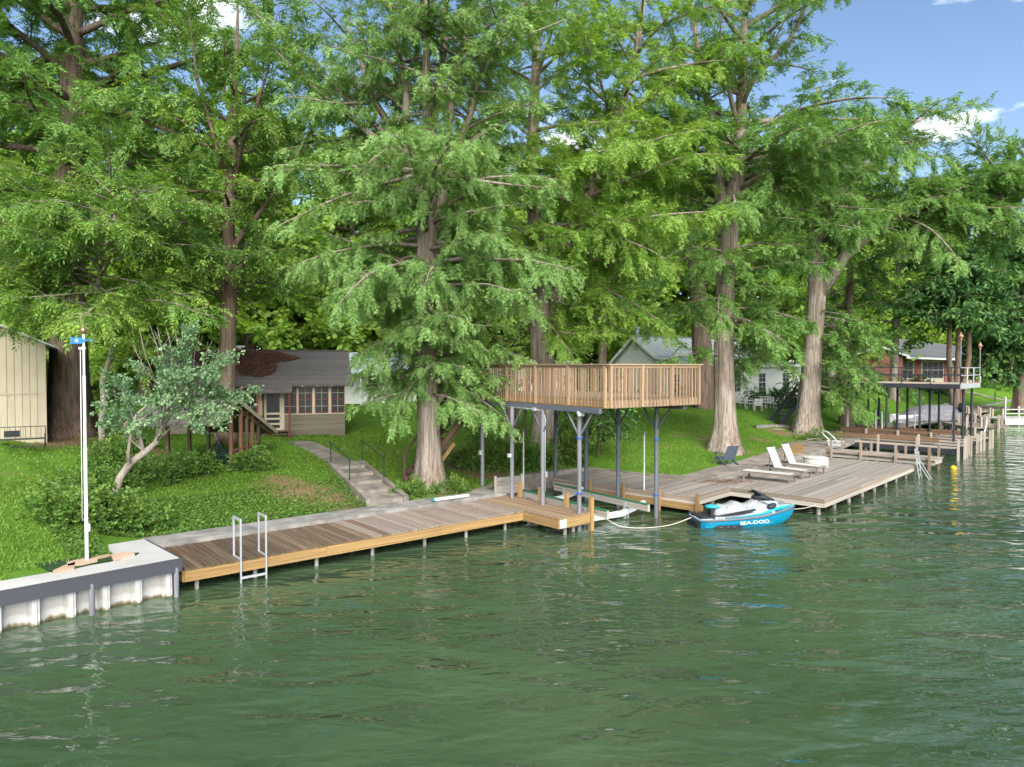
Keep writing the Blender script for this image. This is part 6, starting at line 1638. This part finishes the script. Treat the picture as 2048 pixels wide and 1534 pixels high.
for i, ((px, py, d), wtxt) in enumerate(zip(spots, where)):
    p_ = D(px, py, d); o = back[i] if i < 3 else copy_tree(back[i % 3])
    o['label'] = 'tall yellow-green tree in the back row ' + wtxt
    sc = (1.0, 1.12, .92, 1.05)[i % 4] * (1.0 if d < 80 else 1.15) * (.78 if px > 1850 else 1.)
    o.location = (p_[0], p_[1], ground(p_[0], p_[1]) - .1); o.rotation_euler = (0, 0, i * 1.7); o.scale = (sc * 1.05, sc * 1.05, sc)

# ================================================================ shrubs, vines, grass
def shrub(name, label, c, rx, ry, h, n_, size, mat, kind='broad', cat='shrub', seed=0, tint=.42, group=None):
    r = np.random.default_rng(seed)
    u = r.normal(0, 1, (n_, 3)); u /= np.linalg.norm(u, axis=1)[:, None]; u[:, 2] = abs(u[:, 2])
    rad = r.uniform(.55, 1.05, n_)[:, None]; lump = 1 + .25 * np.sin(u[:, :1] * 7 + seed) + .2 * np.sin(u[:, 1:2] * 9 + seed * 2)
    p_ = u * rad * lump * NP([rx, ry, h]); d = u + r.normal(0, .5, (n_, 3)); d[:, 2] += .15
    for i in range(n_): p_[i, 2] += ground(c[0] + p_[i, 0], c[1] + p_[i, 1]) - c[2]
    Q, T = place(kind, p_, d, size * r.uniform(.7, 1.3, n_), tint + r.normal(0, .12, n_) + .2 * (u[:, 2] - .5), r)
    t = thing(name, label, cat, c, 0, group)
    V, Fc = [], []; nv = 0
    for k in range(6):
        q = p_[r.integers(0, n_)]; vv, ff = tube_data(NP([[q[0] * .15, q[1] * .15, -.05], q * NP([.5, .5, .6]), q * .9]), [.02, .014, .006], 4, nv); V.append(vv); Fc += ff; nv += len(vv)
    ob(t, 'stem', np.concatenate(V), Fc, bark_brown)
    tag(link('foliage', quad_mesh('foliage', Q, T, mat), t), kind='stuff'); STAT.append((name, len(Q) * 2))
    return t
sh_list = [(150, 1045, 1.0, .6, .75, 430, 'broad-leaved shrub just left of the flagpole'), (215, 1050, 1.0, .6, .85, 480, 'broad-leaved shrub right of the flagpole by the seawall corner'), (275, 1055, .8, .5, .6, 300, 'low shrub against the end of the concrete curb'),
           (205, 985, 1.0, .7, .6, 380, 'vine mound left of the leaning privet foot'), (290, 965, 1.1, .7, .55, 420, 'vine mound right of the leaning privet foot'), (370, 948, 1.2, .7, .55, 420, 'low vine mound in front of the shelter floor'),
           (230, 930, 1.1, .8, .7, 380, 'vine thicket behind the leaning privet'), (505, 940, .7, .5, .6, 260, 'leafy clump against the shelter side railing'), (250, 900, 1.2, .7, .55, 300, 'vine thicket left of the shelter'),
           (960, 935, 1.1, .8, 1.1, 520, 'dense vine bush behind the plank bulkhead'), (1020, 935, 1.2, .8, 1.15, 560, 'dense vine bush in the middle under the raised deck'), (1075, 932, 1.0, .7, .9, 460, 'vine bush at the foot of the cypress behind the deck'), (1140, 925, 1.0, .7, .9, 460, 'vine bush at the right end of the slip'),
           (822, 992, .6, .4, .35, 200, 'bright low clover clump left of the big cypress foot'), (905, 985, .55, .4, .45, 200, 'bright leafy clump right of the big cypress foot'), (1640, 882, 1.2, .6, .6, 320, 'vine clump at the forked cypress foot'), (840, 985, .8, .4, .35, 240, 'low clover clump in front of the big cypress trunk')]
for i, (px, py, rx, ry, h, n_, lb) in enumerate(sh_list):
    shrub('shrub', lb, G(px, py), rx, ry, h, n_, .26 if i < 13 else .17, lf_vine, seed=100 + i, tint=.5 if i < 3 or i > 8 else .42, group='shrubs and vine mounds on the bank')  # mounds under the deck tinted lighter in place of sunlight
for i, (px, py, rx, lb) in enumerate(((1395, 806, 1.6, 'clipped dark hedge left of the white house wall'), (1560, 812, 2.6, 'clipped dark hedge below the white house end'), (1940, 770, 4, 'low hedge beside the far terrace walk'), (1850, 780, 3, 'shrub row in front of the red house'))):
    shrub('hedge', lb, G(px, py), rx, .7, 1.1, 420, .4, lf_dark, seed=150 + i, cat='hedge', group='hedges near the houses')

# grass: tufts of blades over the lawn, clover nearer the curb
r = np.random.default_rng(77)
def scatter(n_, a0, a1, s0, s1, pw):
    a = r.uniform(a0, a1, n_); s_ = s0 + (s1 - s0) * r.uniform(0, 1, n_) ** pw; b_ = np.interp(a, SA, SB) + s_
    return a * UX[0] + b_ * VX[0], a * UX[1] + b_ * VX[1], height(a, s_), s_
def blocked(X, Y):
    m_ = np.zeros(len(X), bool)
    def seg(p, q, w):
        p, q = NP(p), NP(q); d = q - p; L2 = d @ d; t = np.clip(((X - p[0]) * d[0] + (Y - p[1]) * d[1]) / L2, 0, 1)
        return (X - p[0] - t * d[0]) ** 2 + (Y - p[1] - t * d[1]) ** 2 < w * w
    m_ |= seg(st_bot, st_top, .75) | seg(st_top, V2(G(640, 902)), .52) | seg(V2(G(640, 902)), door_foot, .55)
    c, s = math.cos(CA), math.sin(CA); lx = (X - cab[0]) * c + (Y - cab[1]) * s; ly = -(X - cab[0]) * s + (Y - cab[1]) * c
    m_ |= (lx < .1) & (lx > -CL) & (ly > -.1) & (ly < CD)
    m_ |= (X - shf[0] > -2.9) & (X - shf[0] < .3) & (Y - shf[1] > -.3) & (Y - shf[1] < 3.9)
    # walks and dock edges
    dx, dy = X - O2[0], Y - O2[1]; lx = dx * cs2 + dy * sn2; ly = -dx * sn2 + dy * cs2
    m_ |= (lx > -2.7) & (lx < .8) & (ly < 9.9); m_ |= (lx > .3) & (lx < 15.5) & (ly < 6.25 + .06 * np.maximum(0, lx - 2))
    dx, dy = X - O[0], Y - O[1]; lx = dx * math.cos(nd_ang) + dy * math.sin(nd_ang); ly = -dx * math.sin(nd_ang) + dy * math.cos(nd_ang)
    m_ |= (lx > -1.2) & (lx < ND_L + 1.3) & (ly < ND_W + .93)
    dx, dy = X - p1[0], Y - p1[1]; lx = dx * math.cos(ang) + dy * math.sin(ang); ly = -dx * math.sin(ang) + dy * math.cos(ang)
    m_ |= (ly < .74) & (lx < .1); m_ |= (ly < 1.25) & (lx > -3.0) & (lx < 0); m_ |= (lx > -1.0) & (lx < .2) & (ly < 2.45)
    return m_
def blades(n_, a0, a1, s0, s1, pw, hgt, wid, tint, name, label):
    X_, Y_, Z_, s_ = scatter(n_, a0, a1, s0, s1, pw); dd = dirt_at(X_, Y_)
    keep = (r.uniform(0, 1, n_) > dd * .8) & ~blocked(X_, Y_); X_, Y_, Z_ = X_[keep], Y_[keep], Z_[keep]; k = len(X_)
    big = .5 + .5 * np.sin(X_ * .8 + np.sin(Y_ * .6)) * np.sin(Y_ * .7 + 1.3 * np.sin(X_ * .4))
    a = r.uniform(0, 2 * np.pi, k); h = hgt * r.uniform(.5, 1.3, k); le = r.uniform(.2, 1.1, k) * h; w = wid * r.uniform(.6, 1.3, k)
    c, s = np.cos(a), np.sin(a); base = np.stack([X_, Y_, Z_ - .005], -1)
    wv = np.stack([-s * w, c * w, 0 * w], -1); tip = base + np.stack([c * le, s * le, h], -1); mid = base + np.stack([c * le * .35, s * le * .35, h * .6], -1)
    Q = np.stack([base - wv, mid - wv * .7, tip, mid + wv * .7], 1)
    tag(link(name, quad_mesh(name, Q, tint + .22 * (big - .5) + r.normal(0, .16, k), lf_grass)), label, 'grass', kind='stuff'); STAT.append((name, k * 2))
blades(75000, -4, 18, .02, 9, .8, .085, .018, .46, 'grass', 'short green grass on the lawn left of the steps')
blades(60000, 16, 42, .02, 14, .8, .085, .022, .50, 'grass', 'short green grass on the lawn behind the platform')
blades(40000, -6, 50, 8, 34, 1., .10, .035, .44, 'grass', 'grass on the upper lawn around the houses')
# clover patch in front of the shelter
k = 26000
q = np.stack([r.uniform(385, 760, k), r.uniform(945, 1068, k)], -1)
a = r.uniform(3.5, 13.5, k); s_ = .02 + 3.6 * r.uniform(0, 1, k) ** 1.1; b_ = np.interp(a, SA, SB) + s_
X_, Y_, Z_ = a * UX[0] + b_ * VX[0], a * UX[1] + b_ * VX[1], height(a, s_)
keep = (r.uniform(0, 1, k) > dirt_at(X_, Y_) * 1.05) & ~blocked(X_, Y_); X_, Y_, Z_ = X_[keep], Y_[keep], Z_[keep]; k = len(X_)
aa_ = r.uniform(0, 6.28, k); sz = r.uniform(.022, .045, k); tl = r.normal(0, .4, (k, 2))
ce = np.stack([X_, Y_, Z_ + r.uniform(.02, .10, k)], -1); d1 = np.stack([np.cos(aa_), np.sin(aa_), tl[:, 0]], -1) * sz[:, None]; d2 = np.stack([-np.sin(aa_), np.cos(aa_), tl[:, 1]], -1) * sz[:, None]
Q = np.stack([ce - d1, ce - d2 * .8, ce + d1, ce + d2 * .8], 1)
tag(link('clover', quad_mesh('clover', Q, .52 + r.normal(0, .18, k), lf_vine)), 'clover and small-leaved ground cover behind the curb', 'ground cover', kind='stuff')

# litter on the docks and under the trees
def needles(name, label, cx, n_, sd, size, z):
    p_ = NP([(*V2(P(*cx, z)), z)] * n_) + np.concatenate([r.normal(0, 1, (n_, 2)) * NP(sd), r.uniform(0, .015, (n_, 1))], 1)
    o = litter(None, name, p_, NP([1., 0, 0]), NP([0, 1., 0]), NP([0, 0, .25]), size, leaf_rust); return tag(o, label, 'leaf litter', kind='stuff')
leaf_rust = M('leaf_rust', (.26, .11, .045), (.12, .06, .03), (20, 20, 20), .95, .05)
needles('fallen_leaves', 'rust-brown fallen needles on the grey platform', (1452, 962), 700, (.7, .35), .05, RZ + .006)
needles('fallen_leaves', 'scattered dry needles in front of the loungers', (1530, 970), 250, (1.2, .3), .035, RZ + .006)
needles('fallen_leaves', 'leaf litter on the walkway behind the slip', (1190, 945), 500, (.7, .7), .04, RZ + .006)
needles('fallen_leaves', 'dry leaves gathered at the seawall corner of the dock', (350, 1105), 420, (.35, .35), .03, DZ + .008)
needles('fallen_leaves', 'sparse twigs scattered over the pale dock boards', (930, 1020), 160, (1.6, .5), .04, DZ + .008)
def lawn_litter(label, px, py, n_, sd, size):
    c = G(px, py); q = r.normal(0, 1, (n_, 2)) * NP(sd) + c[:2]
    q = q[(inland(q[:, 0], q[:, 1]) > .3) & ~blocked(q[:, 0], q[:, 1])]
    p_ = NP([(x, y, ground(x, y) + .03) for x, y in q])
    tag(litter(None, 'fallen_leaves', p_, NP([1., 0, 0]), NP([0, 1., 0]), NP([0, 0, .5]), size, leaf_rust), label, 'leaf litter', kind='stuff')
lawn_litter('brown leaf litter around the big front cypress', 880, 965, 900, (1.6, 1.3), .045)
lawn_litter('brown needles under the tall lawn cypress', 1460, 895, 700, (2.2, 1.6), .045)
lawn_litter('dry leaves on the worn patch below the shelter', 600, 985, 700, (2.2, 1.0), .035)
lawn_litter('dead leaves under the far left cypress', 140, 885, 600, (2.6, 1.4), .05)
for nm_, lb, pts_, rr0 in (('fallen_branch', 'pale dead branch arching over the lawn left of the shrubs', ((84, 955), (92, 972), (118, 985), (140, 1005), (166, 1022)), .018),
                      ('fallen_branch', 'bleached driftwood stick lying by the forked cypress foot', ((1607, 886), (1622, 884), (1640, 884), (1652, 879)), .03),
                      ('fallen_branch', 'short dead stick on the lawn behind the platform', ((1545, 862), (1556, 864), (1570, 866)), .04)):
    pp = [G(*q) + NP([0, 0, .06 + (.12 if i in (1, 2) else 0)]) for i, q in enumerate(pts_)]
    tag(tube(None, nm_, sag(pp, 4), [rr0 * (1 - .6 * i / (4 * len(pp))) for i in range(4 * (len(pp) - 1) + 1)], bark_pale, 6), lb, 'branch')
print('TRIS', sum(x[1] for x in STAT), STAT[:14])
